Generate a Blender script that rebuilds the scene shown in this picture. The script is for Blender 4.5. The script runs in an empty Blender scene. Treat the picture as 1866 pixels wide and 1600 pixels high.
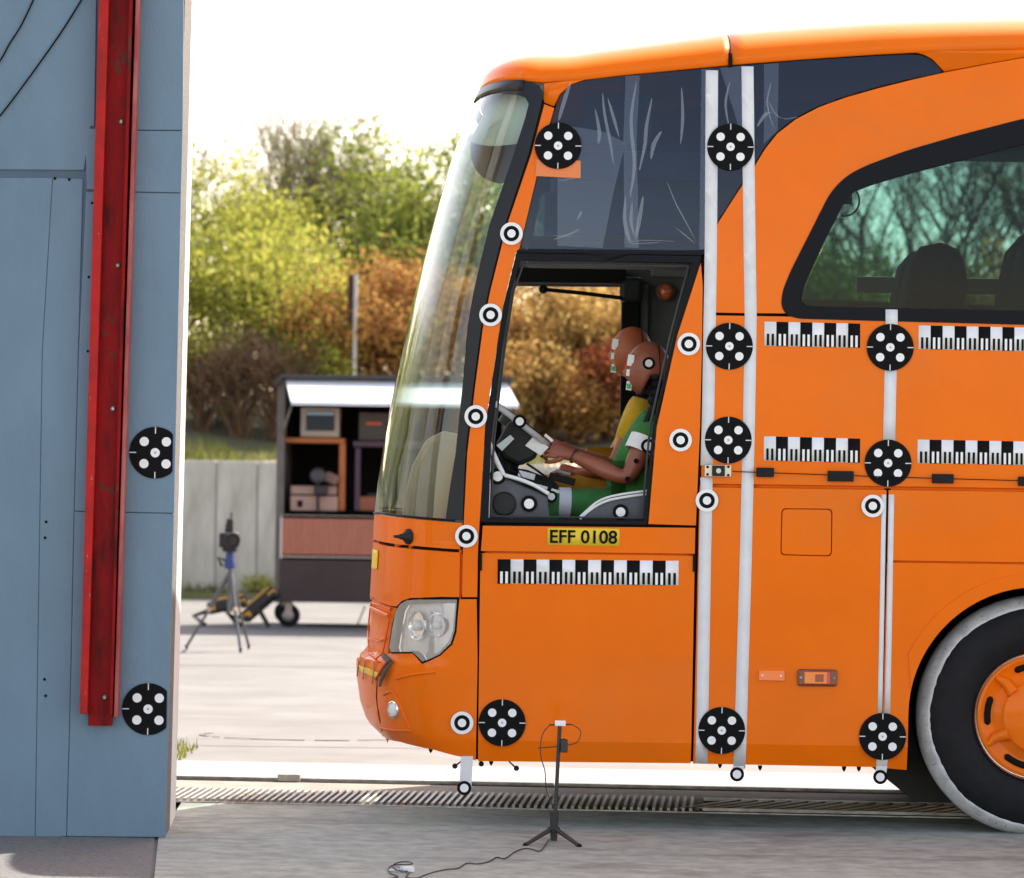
import bpy, bmesh, math, random
import numpy as np
from mathutils import Vector, Matrix
from mathutils.geometry import tessellate_polygon

# ------------------------------------------------------------------ camera, world, sun, exposure
scene = bpy.context.scene
C = scene.collection
CAMY, CAMZ, FPX, ROLL = -16.0, 1.53, 6720.0, 0.0148
PITCH = math.atan(70 / FPX)
_F = Vector((0, math.cos(PITCH), math.sin(PITCH)))
_U0 = Vector((0, -math.sin(PITCH), math.cos(PITCH)))
_R0 = Vector((1, 0, 0))
_R = _R0 * math.cos(ROLL) + _U0 * math.sin(ROLL)
_U = _U0 * math.cos(ROLL) - _R0 * math.sin(ROLL)
cam = bpy.data.cameras.new('camera')
camo = bpy.data.objects.new('camera', cam)
C.objects.link(camo)
camo.matrix_world = Matrix(((_R.x, _U.x, -_F.x, 0), (_R.y, _U.y, -_F.y, CAMY), (_R.z, _U.z, -_F.z, CAMZ), (0, 0, 0, 1)))
cam.sensor_width = 36
cam.lens = 36 * FPX / 1866
cam.clip_start = 0.1
cam.clip_end = 2000
cam.dof.use_dof = True
cam.dof.focus_distance = 16.1
cam.dof.aperture_fstop = 4.2
scene.camera = camo

SUN = Vector((0.55, 0.68, 1.02)).normalized()          # towards the sun: behind the coach, to its right
world = bpy.data.worlds.new('World')
scene.world = world
world.use_nodes = True
wn = world.node_tree
wn.nodes.clear()
sky = wn.nodes.new('ShaderNodeTexSky')
sky.sky_type = 'NISHITA'
sky.sun_disc = False
sky.sun_elevation = math.asin(SUN.z)
sky.sun_rotation = math.atan2(SUN.x, SUN.y)
sky.air_density = 0.75
sky.dust_density = 1.2
sky.ozone_density = 0.0
bg = wn.nodes.new('ShaderNodeBackground')
bg.inputs[1].default_value = 0.15
wo = wn.nodes.new('ShaderNodeOutputWorld')
wb = wn.nodes.new('ShaderNodeMix')                      # the camera's white balance for open shade, over the whole sky
wb.data_type = 'RGBA'
wb.blend_type = 'MULTIPLY'
wb.inputs['Factor'].default_value = 1.0
wb.inputs['B'].default_value = (1.22, 0.93, 0.71, 1)
wn.links.new(sky.outputs[0], wb.inputs['A'])
wn.links.new(wb.outputs['Result'], bg.inputs[0])
wn.links.new(bg.outputs[0], wo.inputs[0])
sd = bpy.data.lights.new('sun', 'SUN')
sd.energy = 2.6
sd.angle = math.radians(0.53)
sd.color = (1.0, 0.95, 0.86)
so = bpy.data.objects.new('sun', sd)
C.objects.link(so)
so.rotation_euler = SUN.to_track_quat('Z', 'Y').to_euler()
so.location = (0, 0, 20)
scene.view_settings.view_transform = 'Standard'
scene.view_settings.look = 'None'
scene.view_settings.exposure = 2.0
scene.view_settings.gamma = 1.0
scene.view_settings.use_curve_mapping = False
try:
    scene.cycles.max_bounces = 10
    scene.cycles.transparent_max_bounces = 24
    scene.cycles.caustics_reflective = False
    scene.cycles.caustics_refractive = False
except Exception:
    pass

random.seed(7)
rng = np.random.default_rng(11)


# ------------------------------------------------------------------ measuring the place
def P(px, py, Y=0.0):
    """point of the place at depth Y that the photograph shows at (px, py)"""
    d = _F * FPX + _R * (px - 933) - _U * (py - 800)
    t = (Y - CAMY) / d.y
    return Vector((d.x * t, Y, CAMZ + d.z * t))


def proj(p):
    q = Vector(p) - Vector((0, CAMY, CAMZ))
    w = q.dot(_F)
    return 933 + FPX * q.dot(_R) / w, 800 - FPX * q.dot(_U) / w


def G(px, py):
    """point of the flat ground seen at (px, py)"""
    d = _F * FPX + _R * (px - 933) - _U * (py - 800)
    t = -CAMZ / d.z
    return Vector((d.x * t, CAMY + d.y * t, 0))


# ------------------------------------------------------------------ materials
MATS = {}


def mat(name, col, rough=0.5, metal=0.0, coat=0.0, var=0.0, vscale=6.0, col2=None, bump=0.0, bscale=40.0, detail=6.0,
        spec=0.5, stretch=(1, 1, 1), emit=None, trans=None, lo=0.35, hi=0.65, rvar=0.0):
    if name in MATS:
        return MATS[name]
    m = bpy.data.materials.new(name)
    m.use_nodes = True
    nt = m.node_tree
    b = nt.nodes['Principled BSDF']
    b.inputs['Base Color'].default_value = (*col, 1)
    b.inputs['Roughness'].default_value = rough
    b.inputs['Metallic'].default_value = metal
    b.inputs['Coat Weight'].default_value = coat
    b.inputs['Coat Roughness'].default_value = 0.08
    b.inputs['Specular IOR Level'].default_value = spec
    if var or col2 or bump or rvar:
        tc = nt.nodes.new('ShaderNodeTexCoord')
        mp = nt.nodes.new('ShaderNodeMapping')
        mp.inputs['Scale'].default_value = stretch
        nt.links.new(tc.outputs['Object'], mp.inputs[0])
    if var or col2:
        n = nt.nodes.new('ShaderNodeTexNoise')
        n.inputs['Scale'].default_value = vscale
        n.inputs['Detail'].default_value = detail
        n.inputs['Roughness'].default_value = 0.62
        nt.links.new(mp.outputs[0], n.inputs['Vector'])
        r = nt.nodes.new('ShaderNodeValToRGB')
        c2 = col2 if col2 else tuple(min(1, c * (1 + var)) for c in col)
        c1 = col if col2 else tuple(c * (1 - var) for c in col)
        r.color_ramp.elements[0].position = lo
        r.color_ramp.elements[1].position = hi
        r.color_ramp.elements[0].color = (*c1, 1)
        r.color_ramp.elements[1].color = (*c2, 1)
        nt.links.new(n.outputs['Fac'], r.inputs[0])
        nt.links.new(r.outputs[0], b.inputs['Base Color'])
    if bump or rvar:
        n2 = nt.nodes.new('ShaderNodeTexNoise')
        n2.inputs['Scale'].default_value = bscale
        n2.inputs['Detail'].default_value = 5
        nt.links.new(mp.outputs[0], n2.inputs['Vector'])
        if bump:
            bn = nt.nodes.new('ShaderNodeBump')
            bn.inputs['Strength'].default_value = bump
            bn.inputs['Distance'].default_value = 0.01
            nt.links.new(n2.outputs['Fac'], bn.inputs['Height'])
            nt.links.new(bn.outputs[0], b.inputs['Normal'])
        if rvar:
            mr = nt.nodes.new('ShaderNodeMapRange')
            mr.inputs['To Min'].default_value = max(0.02, rough - rvar)
            mr.inputs['To Max'].default_value = rough + rvar
            nt.links.new(n2.outputs['Fac'], mr.inputs[0])
            nt.links.new(mr.outputs[0], b.inputs['Roughness'])
    MATS[name] = m
    return m


def glass_mat(name, tint, refl=1.0, ior=1.45, rough=0.01, film=0.0, fcol=(0.5, 0.55, 0.62)):
    """thin pane: tinted clear glass with a fresnel reflection"""
    if name in MATS:
        return MATS[name]
    m = bpy.data.materials.new(name)
    m.use_nodes = True
    nt = m.node_tree
    nt.nodes.clear()
    out = nt.nodes.new('ShaderNodeOutputMaterial')
    tr = nt.nodes.new('ShaderNodeBsdfTransparent')
    tr.inputs[0].default_value = (*tint, 1)
    gl = nt.nodes.new('ShaderNodeBsdfGlossy')
    gl.inputs['Roughness'].default_value = rough
    gl.inputs[0].default_value = (refl, refl, refl, 1)
    # Schlick reflection of a thin pane, the same from both sides
    geo = nt.nodes.new('ShaderNodeNewGeometry')
    dt = nt.nodes.new('ShaderNodeVectorMath'); dt.operation = 'DOT_PRODUCT'
    nt.links.new(geo.outputs['Incoming'], dt.inputs[0]); nt.links.new(geo.outputs['Normal'], dt.inputs[1])
    ab = nt.nodes.new('ShaderNodeMath'); ab.operation = 'ABSOLUTE'
    nt.links.new(dt.outputs['Value'], ab.inputs[0])
    om = nt.nodes.new('ShaderNodeMath'); om.operation = 'SUBTRACT'; om.inputs[0].default_value = 1.0
    nt.links.new(ab.outputs[0], om.inputs[1])
    pw5 = nt.nodes.new('ShaderNodeMath'); pw5.operation = 'POWER'; pw5.inputs[1].default_value = 5.0
    nt.links.new(om.outputs[0], pw5.inputs[0])
    f0 = ((ior - 1) / (ior + 1)) ** 2
    fr = nt.nodes.new('ShaderNodeMath'); fr.operation = 'MULTIPLY_ADD'
    fr.inputs[1].default_value = 1 - f0; fr.inputs[2].default_value = f0
    nt.links.new(pw5.outputs[0], fr.inputs[0])
    mx = nt.nodes.new('ShaderNodeMixShader')
    nt.links.new(fr.outputs[0], mx.inputs[0])
    nt.links.new(tr.outputs[0], mx.inputs[1])
    nt.links.new(gl.outputs[0], mx.inputs[2])
    last = mx
    if film:
        df = nt.nodes.new('ShaderNodeBsdfDiffuse')
        df.inputs[0].default_value = (*fcol, 1)
        m2 = nt.nodes.new('ShaderNodeMixShader')
        m2.inputs[0].default_value = film
        nt.links.new(mx.outputs[0], m2.inputs[1])
        nt.links.new(df.outputs[0], m2.inputs[2])
        last = m2
    nt.links.new(last.outputs[0], out.inputs[0])
    MATS[name] = m
    return m


def stain(m, scale, tint, lo, hi, stretch=(1, 1, 1), detail=8, offs=0.0):
    """irregular dirt, chips or rust over a material's own colour"""
    nt = m.node_tree
    b = nt.nodes['Principled BSDF']
    inp = b.inputs['Base Color']
    tc = nt.nodes.new('ShaderNodeTexCoord')
    mp = nt.nodes.new('ShaderNodeMapping')
    mp.inputs['Scale'].default_value = stretch
    mp.inputs['Location'].default_value = (offs, offs * 0.7, offs * 1.3)
    nt.links.new(tc.outputs['Object'], mp.inputs[0])
    n = nt.nodes.new('ShaderNodeTexNoise')
    n.inputs['Scale'].default_value = scale
    n.inputs['Detail'].default_value = detail
    n.inputs['Roughness'].default_value = 0.65
    nt.links.new(mp.outputs[0], n.inputs['Vector'])
    r = nt.nodes.new('ShaderNodeValToRGB')
    r.color_ramp.elements[0].position = lo
    r.color_ramp.elements[1].position = hi
    nt.links.new(n.outputs['Fac'], r.inputs[0])
    mx = nt.nodes.new('ShaderNodeMix')
    mx.data_type = 'RGBA'
    if inp.is_linked: nt.links.new(inp.links[0].from_socket, mx.inputs['A'])
    else: mx.inputs['A'].default_value = inp.default_value
    mx.inputs['B'].default_value = (*tint, 1)
    nt.links.new(r.outputs[0], mx.inputs['Factor'])
    nt.links.new(mx.outputs['Result'], inp)
    return m


def leaf_mat(name, c1, c2, scale=0.8, transl=0.45, fine=7.0):
    if name in MATS:
        return MATS[name]
    m = bpy.data.materials.new(name)
    m.use_nodes = True
    nt = m.node_tree
    nt.nodes.clear()
    out = nt.nodes.new('ShaderNodeOutputMaterial')
    tc = nt.nodes.new('ShaderNodeTexCoord')
    n = nt.nodes.new('ShaderNodeTexNoise')
    n.inputs['Scale'].default_value = scale
    n.inputs['Detail'].default_value = 3
    nt.links.new(tc.outputs['Object'], n.inputs['Vector'])
    n2 = nt.nodes.new('ShaderNodeTexWhiteNoise')
    geo = nt.nodes.new('ShaderNodeNewGeometry')
    nt.links.new(geo.outputs['Random Per Island'], n2.inputs['Vector'])
    ad = nt.nodes.new('ShaderNodeMath')
    ad.operation = 'MULTIPLY_ADD'
    ad.inputs[1].default_value = 0.4
    nt.links.new(geo.outputs['Random Per Island'], ad.inputs[0])
    sb = nt.nodes.new('ShaderNodeMath')
    sb.operation = 'SUBTRACT'
    sb.inputs[1].default_value = 0.2
    nt.links.new(n.outputs['Fac'], sb.inputs[0])
    nt.links.new(sb.outputs[0], ad.inputs[2])
    r = nt.nodes.new('ShaderNodeValToRGB')
    r.color_ramp.elements[0].position = 0.3
    r.color_ramp.elements[1].position = 0.7
    r.color_ramp.elements[0].color = (*c1, 1)
    r.color_ramp.elements[1].color = (*c2, 1)
    nt.links.new(ad.outputs[0], r.inputs[0])
    d = nt.nodes.new('ShaderNodeBsdfDiffuse')
    t = nt.nodes.new('ShaderNodeBsdfTranslucent')
    mx = nt.nodes.new('ShaderNodeMixShader')
    mx.inputs[0].default_value = transl
    nt.links.new(r.outputs[0], d.inputs[0])
    nt.links.new(r.outputs[0], t.inputs[0])
    nt.links.new(d.outputs[0], mx.inputs[1])
    nt.links.new(t.outputs[0], mx.inputs[2])
    nt.links.new(mx.outputs[0], out.inputs[0])
    MATS[name] = m
    return m


# ------------------------------------------------------------------ objects
def tag(o, label=None, cat=None, group=None, kind=None):
    if label: o['label'] = label
    if cat: o['category'] = cat
    if group: o['group'] = group
    if kind: o['kind'] = kind
    return o


def child(o, parent):
    if parent is not None:
        o.parent = parent
        o.matrix_parent_inverse = WORLD[parent.name].inverted() if parent.name in WORLD else Matrix()
    return o


WORLD = {}


def thing(name, loc, label, cat, group=None):
    o = bpy.data.objects.new(name, None)
    C.objects.link(o)
    o.location = loc
    o.empty_display_size = 0.1
    WORLD[o.name] = Matrix.Translation(loc)
    return tag(o, label, cat, group)


def link_mesh(name, me, m, parent=None):
    o = bpy.data.objects.new(name, me)
    C.objects.link(o)
    if m is not None and len(me.materials) == 0:
        me.materials.append(m)
    return child(o, parent)


def bevel(o, w=0.004, seg=2, ang=35, hard=False):
    b = o.modifiers.new('bevel', 'BEVEL')
    b.width = w
    b.segments = seg
    b.limit_method = 'ANGLE'
    b.angle_limit = math.radians(ang)
    b.harden_normals = hard
    return o


def rot_to(d):
    return Vector(d).to_track_quat('Z', 'Y').to_matrix()


class MB:
    def __init__(s):
        s.v = []
        s.f = []

    def add(s, vs, fs):
        k = len(s.v)
        s.v += [tuple(v) for v in vs]
        s.f += [tuple(i + k for i in f) for f in fs]
        return s

    def box(s, c, size, rot=None):
        hx, hy, hz = size[0] / 2, size[1] / 2, size[2] / 2
        vs = [Vector((x * hx, y * hy, z * hz)) for x in (-1, 1) for y in (-1, 1) for z in (-1, 1)]
        if rot is not None:
            vs = [rot @ v for v in vs]
        vs = [v + Vector(c) for v in vs]
        return s.add(vs, [(0, 1, 3, 2), (4, 6, 7, 5), (0, 4, 5, 1), (2, 3, 7, 6), (0, 2, 6, 4), (1, 5, 7, 3)])

    def tube(s, pts, r, n=8, caps=True):
        pts = [Vector(p) for p in pts]
        rs = r if isinstance(r, (list, tuple)) else [r] * len(pts)
        vs, fs = [], []
        up = None
        for i, p in enumerate(pts):
            a = pts[max(0, i - 1)]
            b = pts[min(len(pts) - 1, i + 1)]
            d = (b - a).normalized()
            if up is None:
                up = Vector((0, 0, 1)) if abs(d.z) < 0.9 else Vector((1, 0, 0))
            x = d.cross(up).normalized()
            up = x.cross(d).normalized()
            for k in range(n):
                t = 2 * math.pi * k / n
                vs.append(p + (x * math.cos(t) + up * math.sin(t)) * rs[i])
        for i in range(len(pts) - 1):
            for k in range(n):
                k2 = (k + 1) % n
                fs.append((i * n + k, i * n + k2, (i + 1) * n + k2, (i + 1) * n + k))
        if caps:
            fs.append(tuple(range(n - 1, -1, -1)))
            fs.append(tuple((len(pts) - 1) * n + k for k in range(n)))
        return s.add(vs, fs)

    def lathe(s, prof, c, axis=(0, -1, 0), n=48):
        """prof = [(radius, height along axis)...]"""
        R = rot_to(axis)
        c = Vector(c)
        vs, fs = [], []
        for r, h in prof:
            for k in range(n):
                t = 2 * math.pi * k / n
                vs.append(c + R @ Vector((r * math.cos(t), r * math.sin(t), h)))
        for i in range(len(prof) - 1):
            for k in range(n):
                k2 = (k + 1) % n
                fs.append((i * n + k, i * n + k2, (i + 1) * n + k2, (i + 1) * n + k))
        if prof[-1][0] > 1e-6:
            fs.append(tuple((len(prof) - 1) * n + k for k in range(n)))
        if prof[0][0] > 1e-6:
            fs.append(tuple(range(n - 1, -1, -1)))
        return s.add(vs, fs)

    def prism(s, poly, y0, y1):
        """poly of (x, z); extruded along y"""
        n = len(poly)
        A = sum(poly[i][0] * poly[(i + 1) % n][1] - poly[(i + 1) % n][0] * poly[i][1] for i in range(n))
        if A < 0:
            poly = poly[::-1]
        vs = [(p[0], y0, p[1]) for p in poly] + [(p[0], y1, p[1]) for p in poly]
        fs = [tuple(range(n)), tuple(range(2 * n - 1, n - 1, -1))]
        for i in range(n):
            j = (i + 1) % n
            fs.append((i, i + n, j + n, j))
        return s.add(vs, fs)

    def sphere(s, c, r, n=12, m=8, sc=(1, 1, 1), rot=None):
        vs, fs = [], []
        for i in range(m + 1):
            a = math.pi * i / m
            for k in range(n):
                t = 2 * math.pi * k / n
                v = Vector((r * math.sin(a) * math.cos(t) * sc[0], r * math.sin(a) * math.sin(t) * sc[1], r * math.cos(a) * sc[2]))
                if rot is not None:
                    v = rot @ v
                vs.append(v + Vector(c))
        for i in range(m):
            for k in range(n):
                k2 = (k + 1) % n
                fs.append((i * n + k, (i + 1) * n + k, (i + 1) * n + k2, i * n + k2))
        return s.add(vs, fs)

    def mesh(s, name):
        me = bpy.data.meshes.new(name)
        me.from_pydata(s.v, [], s.f)
        bm = bmesh.new()
        bm.from_mesh(me)
        bmesh.ops.remove_doubles(bm, verts=bm.verts, dist=1e-6)
        bmesh.ops.recalc_face_normals(bm, faces=bm.faces)
        bm.to_mesh(me)
        bm.free()
        me.update()
        return me

    def obj(s, name, m, parent=None, smooth=0, bev=0):
        me = s.mesh(name)
        if smooth:
            me.shade_smooth()
            me.set_sharp_from_angle(angle=math.radians(smooth))
        o = link_mesh(name, me, m, parent)
        if bev:
            bevel(o, bev)
        return o


def smooth_line(pts, n=6, closed=False):
    pts = [Vector(p) for p in pts]
    out = []
    N = len(pts)
    rng_ = range(N) if closed else range(N - 1)
    for i in rng_:
        if closed:
            p0, p1, p2, p3 = pts[i - 1], pts[i], pts[(i + 1) % N], pts[(i + 2) % N]
        else:
            p0, p1, p2, p3 = pts[max(0, i - 1)], pts[i], pts[i + 1], pts[min(N - 1, i + 2)]
        for k in range(n):
            t = k / n
            out.append(0.5 * ((2 * p1) + (p2 - p0) * t + (2 * p0 - 5 * p1 + 4 * p2 - p3) * t * t + (3 * p1 - p0 - 3 * p2 + p3) * t ** 3))
    if not closed:
        out.append(pts[-1])
    return out


def roundpoly(pts, r, n=6):
    """round every corner of a polygon; r a number or one per corner"""
    N = len(pts)
    rs = r if isinstance(r, (list, tuple)) else [r] * N
    out = []
    for i in range(N):
        a, b, c = Vector(pts[i - 1]), Vector(pts[i]), Vector(pts[(i + 1) % N])
        if rs[i] <= 0:
            out.append(tuple(b))
            continue
        da, dc = (a - b), (c - b)
        q = min(rs[i], da.length * 0.48, dc.length * 0.48)
        s_, e_ = b + da.normalized() * q, b + dc.normalized() * q
        for k in range(n + 1):
            t = k / n
            out.append(tuple(s_ * (1 - t) ** 2 + b * 2 * t * (1 - t) + e_ * t * t))
    return out


def np_mesh(name, V, F, m, parent=None, smooth=False):
    """V (n,3) F (k,4) or (k,3) arrays"""
    me = bpy.data.meshes.new(name)
    k = F.shape[1]
    me.vertices.add(len(V))
    me.vertices.foreach_set('co', np.asarray(V, dtype=np.float32).ravel())
    me.loops.add(F.size)
    me.loops.foreach_set('vertex_index', F.astype(np.int32).ravel())
    me.polygons.add(len(F))
    me.polygons.foreach_set('loop_start', np.arange(0, F.size, k, dtype=np.int32))
    me.polygons.foreach_set('loop_total', np.full(len(F), k, dtype=np.int32))
    me.update(calc_edges=True)
    me.validate()
    if smooth:
        me.shade_smooth()
    return link_mesh(name, me, m, parent)


# ------------------------------------------------------------------ shared materials
ORANGE = mat('orange_paint', (0.80, 0.150, 0.0006), 0.42, coat=0.25, spec=0.05, var=0.04, vscale=2.2, rvar=0.08, bscale=9)
stain(ORANGE, 1.3, (0.66, 0.165, 0.02), 0.5, 0.85, (0.6, 1, 1.4))
stain(ORANGE, 60, (0.45, 0.09, 0.01), 0.72, 0.78)
DARK = mat('black_gap', (0.008, 0.0075, 0.0075), 0.8, spec=0.1)
BLACK = mat('black_plastic', (0.013, 0.0135, 0.015), 0.5, spec=0.25, var=0.2, vscale=8)
RUBBER = mat('rubber', (0.008, 0.008, 0.010), 0.65, spec=0.2, var=0.3, vscale=10, bump=0.15, bscale=60)
GREYT = mat('grey_trim', (0.085, 0.087, 0.09), 0.6, var=0.12, vscale=12, bump=0.1, bscale=150)
WHITE = mat('white_sticker', (0.78, 0.78, 0.78), 0.5, var=0.03, vscale=20)
TAPE = mat('white_tape', (0.66, 0.665, 0.68), 0.55, var=0.06, vscale=9)
BSTICK = mat('black_sticker', (0.006, 0.006, 0.0065), 0.65, spec=0.08)
YELLOW = mat('yellow_plate', (0.75, 0.55, 0.02), 0.5)
CHROME = mat('chrome', (0.8, 0.8, 0.82), 0.12, metal=1.0)
STEEL = mat('dull_steel', (0.32, 0.31, 0.29), 0.45, metal=0.8, var=0.3, vscale=14)

# ================================================================== GROUND AND YARD
CONC = mat('yard_concrete', (0.152, 0.15, 0.143), 0.85, var=0.16, vscale=1.1, bump=0.25, bscale=70, detail=9)
CONC_F = mat('slab_concrete', (0.225, 0.240, 0.210), 0.8, col2=(0.41, 0.432, 0.380), vscale=9, bump=0.5, bscale=85, detail=14, lo=0.3, hi=0.7)
ASPH = mat('asphalt', (0.10, 0.099, 0.094), 0.9, col2=(0.22, 0.213, 0.204), vscale=55, bump=0.7, bscale=90, lo=0.3, hi=0.75)
PAD = mat('smooth_concrete', (0.24, 0.24, 0.236), 0.7, var=0.06, vscale=1.6, bump=0.1, bscale=60)
RUSTC = mat('rust_stained_concrete', (0.20, 0.165, 0.13), 0.85, col2=(0.27, 0.24, 0.205), vscale=5, bump=0.4, bscale=50)
stain(CONC_F, 1.6, (0.15, 0.14, 0.12), 0.52, 0.72, (0.7, 1.6, 1))
stain(CONC_F, 26, (0.09, 0.085, 0.075), 0.66, 0.72)
stain(CONC, 0.7, (0.12, 0.115, 0.10), 0.55, 0.75, (0.5, 1.4, 1))
stain(CONC, 18, (0.07, 0.065, 0.055), 0.68, 0.73)
GRATE = mat('galvanised_grating', (0.36, 0.35, 0.32), 0.5, metal=0.7, col2=(0.33, 0.19, 0.10), vscale=3.5, lo=0.52, hi=0.68)


def sheet(name, pts, z, m, kind='structure', parent=None):
    me = bpy.data.meshes.new(name)
    me.from_pydata([(p[0], p[1], z) for p in pts], [], [tuple(range(len(pts)))])
    bm = bmesh.new(); bm.from_mesh(me)
    for f in bm.faces:
        f.normal_update()
        if f.normal.z < 0: f.normal_flip()
    if len(pts) >= 4 and max(abs(p[0]) for p in pts) < 60:
        for k in range(-16, 21):
            bmesh.ops.bisect_plane(bm, geom=bm.verts[:] + bm.edges[:] + bm.faces[:], plane_co=(k * 1.0 + 0.137, 0, 0), plane_no=(1, 0, 0), dist=1e-5)
        for k in range(-14, 8):
            bmesh.ops.bisect_plane(bm, geom=bm.verts[:] + bm.edges[:] + bm.faces[:], plane_co=(0, k * 1.0 + 0.211, 0), plane_no=(0, 1, 0), dist=1e-5)
    bm.to_mesh(me); bm.free()
    o = link_mesh(name, me, m, parent)
    if kind: o['kind'] = kind
    return o


sheet('ground', [(-300, -300), (300, -300), (300, 400), (-300, 400)], 0.0, CONC)
# the tow track under the coach runs a little askew to it
t0, t1 = G(316, 1420), G(1657, 1447)                 # far rail
tdir = (t1 - t0); tdir.z = 0
tdir.normalize()
tnrm = Vector((-tdir.y, tdir.x, 0))                  # away from the camera
ANG = math.atan2(tdir.y, tdir.x)


def TR(u, w):
    return t0 + tdir * u + tnrm * w


def tstrip(u0, u1, w0, w1):
    return [TR(u0, w0), TR(u1, w0), TR(u1, w1), TR(u0, w1)]


def wof(px, py): return (G(px, py) - t0).dot(tnrm)


WFR = wof(650, 1472)                                  # near edge of the track
WG0, WG1 = wof(650, 1469), wof(650, 1447)             # grating
WGC, WGW = (WG0 + WG1) / 2, WG1 - WG0
sheet('concrete_pad', tstrip(-4, 16, 0.03, 1.15), 0.004, PAD)
sheet('track_bed', tstrip(-4, 16, WFR + 0.01, 0.03), 0.004, RUSTC)
sheet('slab', [(-0.31, -14), (16, -14), tuple(TR(16, WFR - 0.01))[:2], tuple(TR(0.05, WFR - 0.01))[:2], (-1.50, TR(0.05, WFR - 0.01).y), (-1.45, -0.6)], 0.0085, CONC_F)
sheet('asphalt_apron', [(-30, -14), (-0.325, -14), (-1.465, -0.6), (-1.485, 0.9), (-30, 0.9)], 0.006, ASPH)
# rail, grating and channel
trk = thing('tow_track', TR(0.2, -0.4), 'rusty steel tow track with rail and ribbed grating set in the floor under the coach', 'track')
Rz = Matrix.Rotation(ANG, 3, 'Z')
for a, b in ((-2.0, 0.55), (0.56, 1.9), (1.905, 4.2), (4.205, 14)):
    MB().box(TR((a + b) / 2, 0.0) + Vector((0, 0, 0.012)), (b - a, 0.045, 0.016), Rz).obj('rail', STEEL, trk, bev=0.002)
MB().box(TR(6, -0.055) + Vector((0, 0, 0.005)), (16, 0.06, 0.004), Rz).obj('slot', DARK, trk)
MB().box(TR(6, WFR) + Vector((0, 0, 0.009)), (16, 0.014, 0.010), Rz).obj('edge_angle', STEEL, trk)
gm = MB()
u = -0.6
while u < 2.62:
    p = TR(u, WGC)
    R2 = Matrix.Rotation(ANG + math.radians(90), 3, 'Z')
    gm.box(p + Vector((0, 0, 0.014)), (WGW, 0.014, 0.014), R2)
    u += 0.034
g_ = gm.obj('grating_rib', GRATE, trk); g_['kind'] = 'stuff'
MB().box(TR(1.0, WGC) + Vector((0, 0, 0.0055)), (3.24, WGW, 0.003), Rz).obj('grating_plate', mat('grating_base', (0.05, 0.045, 0.04), 0.7, col2=(0.14, 0.08, 0.045), vscale=4), trk)
MB().box(TR(4.6, WGC) + Vector((0, 0, 0.0055)), (3.9, WGW + 0.1, 0.003), Rz).obj('channel_bed', DARK, trk)
cm = MB()
u = 2.68
while u < 6.4:
    cm.box(TR(u, WGC) + Vector((0, 0, 0.012)), (WGW * 0.9, 0.022, 0.012), Matrix.Rotation(ANG + math.radians(62), 3, 'Z'))
    u += 0.08
c_ = cm.obj('channel_bar', GRATE, trk); c_['kind'] = 'stuff'
MB().box(TR(4.6, WG1 - 0.06) + Vector((0, 0, 0.014)), (3.9, 0.02, 0.014), Rz).obj('channel_edge', STEEL, trk)
MB().box(TR(4.6, WG0 + 0.05) + Vector((0, 0, 0.014)), (3.9, 0.02, 0.014), Rz).obj('channel_edge', STEEL, trk)
bxp = G(527, 1426)
tag(MB().box(bxp + Vector((0, 0, 0.022)), (0.11, 0.05, 0.04), Rz).obj('rail_clamp', STEEL, None, bev=0.004), 'small grey steel clamp sitting on the floor rail beside the blue wall', 'clamp')
# joints and stains of the yard
JO = mat('joint_filler', (0.16, 0.145, 0.12), 0.9)
for (xa, ya, xb, yb, w) in ((200, 1357, 1100, 1368, 0.012), (200, 1211, 700, 1217, 0.02), (200, 1345, 640, 1350, 0.006)):
    a, b = G(xa, ya), G(xb, yb)
    d = (b - a).normalized(); n = Vector((-d.y, d.x, 0)) * w
    sheet('joint', [a - n, b - n, b + n, a + n], 0.0042, JO)
# a ring of cracked patching in the yard
pc = G(560, 1342)
rp = []
for k in range(60):
    t = 2 * math.pi * k / 60
    rp.append(pc + Vector((0.62 * math.cos(t), 0.34 * math.sin(t), 0.0045)))
cr = MB()
for k in range(60):
    if random.random() < 0.8 and (k < 5 or k > 25):
        cr.box((rp[k] + rp[(k + 1) % 60]) / 2, ((rp[k] - rp[(k + 1) % 60]).length * 1.1, random.uniform(0.01, 0.035), 0.002),
               Matrix.Rotation(math.atan2(*(rp[(k + 1) % 60] - rp[k]).yx), 3, 'Z'))
tag(cr.obj('crack_ring', JO), kind='structure')

# ================================================================== BLUE GATE WALL ON THE LEFT
BLUE = mat('blue_grey_paint', (0.150, 0.226, 0.295), 0.6, spec=0.25, var=0.05, vscale=3.0, stretch=(1.4, 1, 0.7), bump=0.2, bscale=45)
stain(BLUE, 3.0, (0.125, 0.185, 0.245), 0.52, 0.85, (1, 1, 0.5), offs=2.0)
stain(BLUE, 55, (0.05, 0.06, 0.07), 0.735, 0.76)
WY = -0.62
wall = thing('blue_wall', (-2.6, WY + 0.2, 0), 'tall blue-grey painted panel wall at the edge of the gateway with two black dot targets', 'wall')
DARKB = mat('blue_joint', (0.08, 0.12, 0.165), 0.8)


def WP(px, py, y=WY):
    p = P(px, py, y)
    return (p.x, p.z)


ptop, pbot = WP(336, 0), WP(300, 1526)
slope = (ptop[0] - pbot[0]) / (ptop[1] - pbot[1])


def edge_x(z, add=0.0):
    return pbot[0] + slope * z + add


ZT = 5.2
MB().prism([(-9, 0.012), (edge_x(0.012, -0.012), 0.012), (edge_x(ZT, -0.012), ZT), (-9, ZT)], WY + 0.008, WY + 0.30).obj('core', DARKB, wall)


def wpanel(pts, y0=WY, th=0.02):
    q = [WP(*p) for p in pts]
    return MB().prism(q, y0, y0 + th).obj('panel', BLUE, wall, bev=0.0025)


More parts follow.
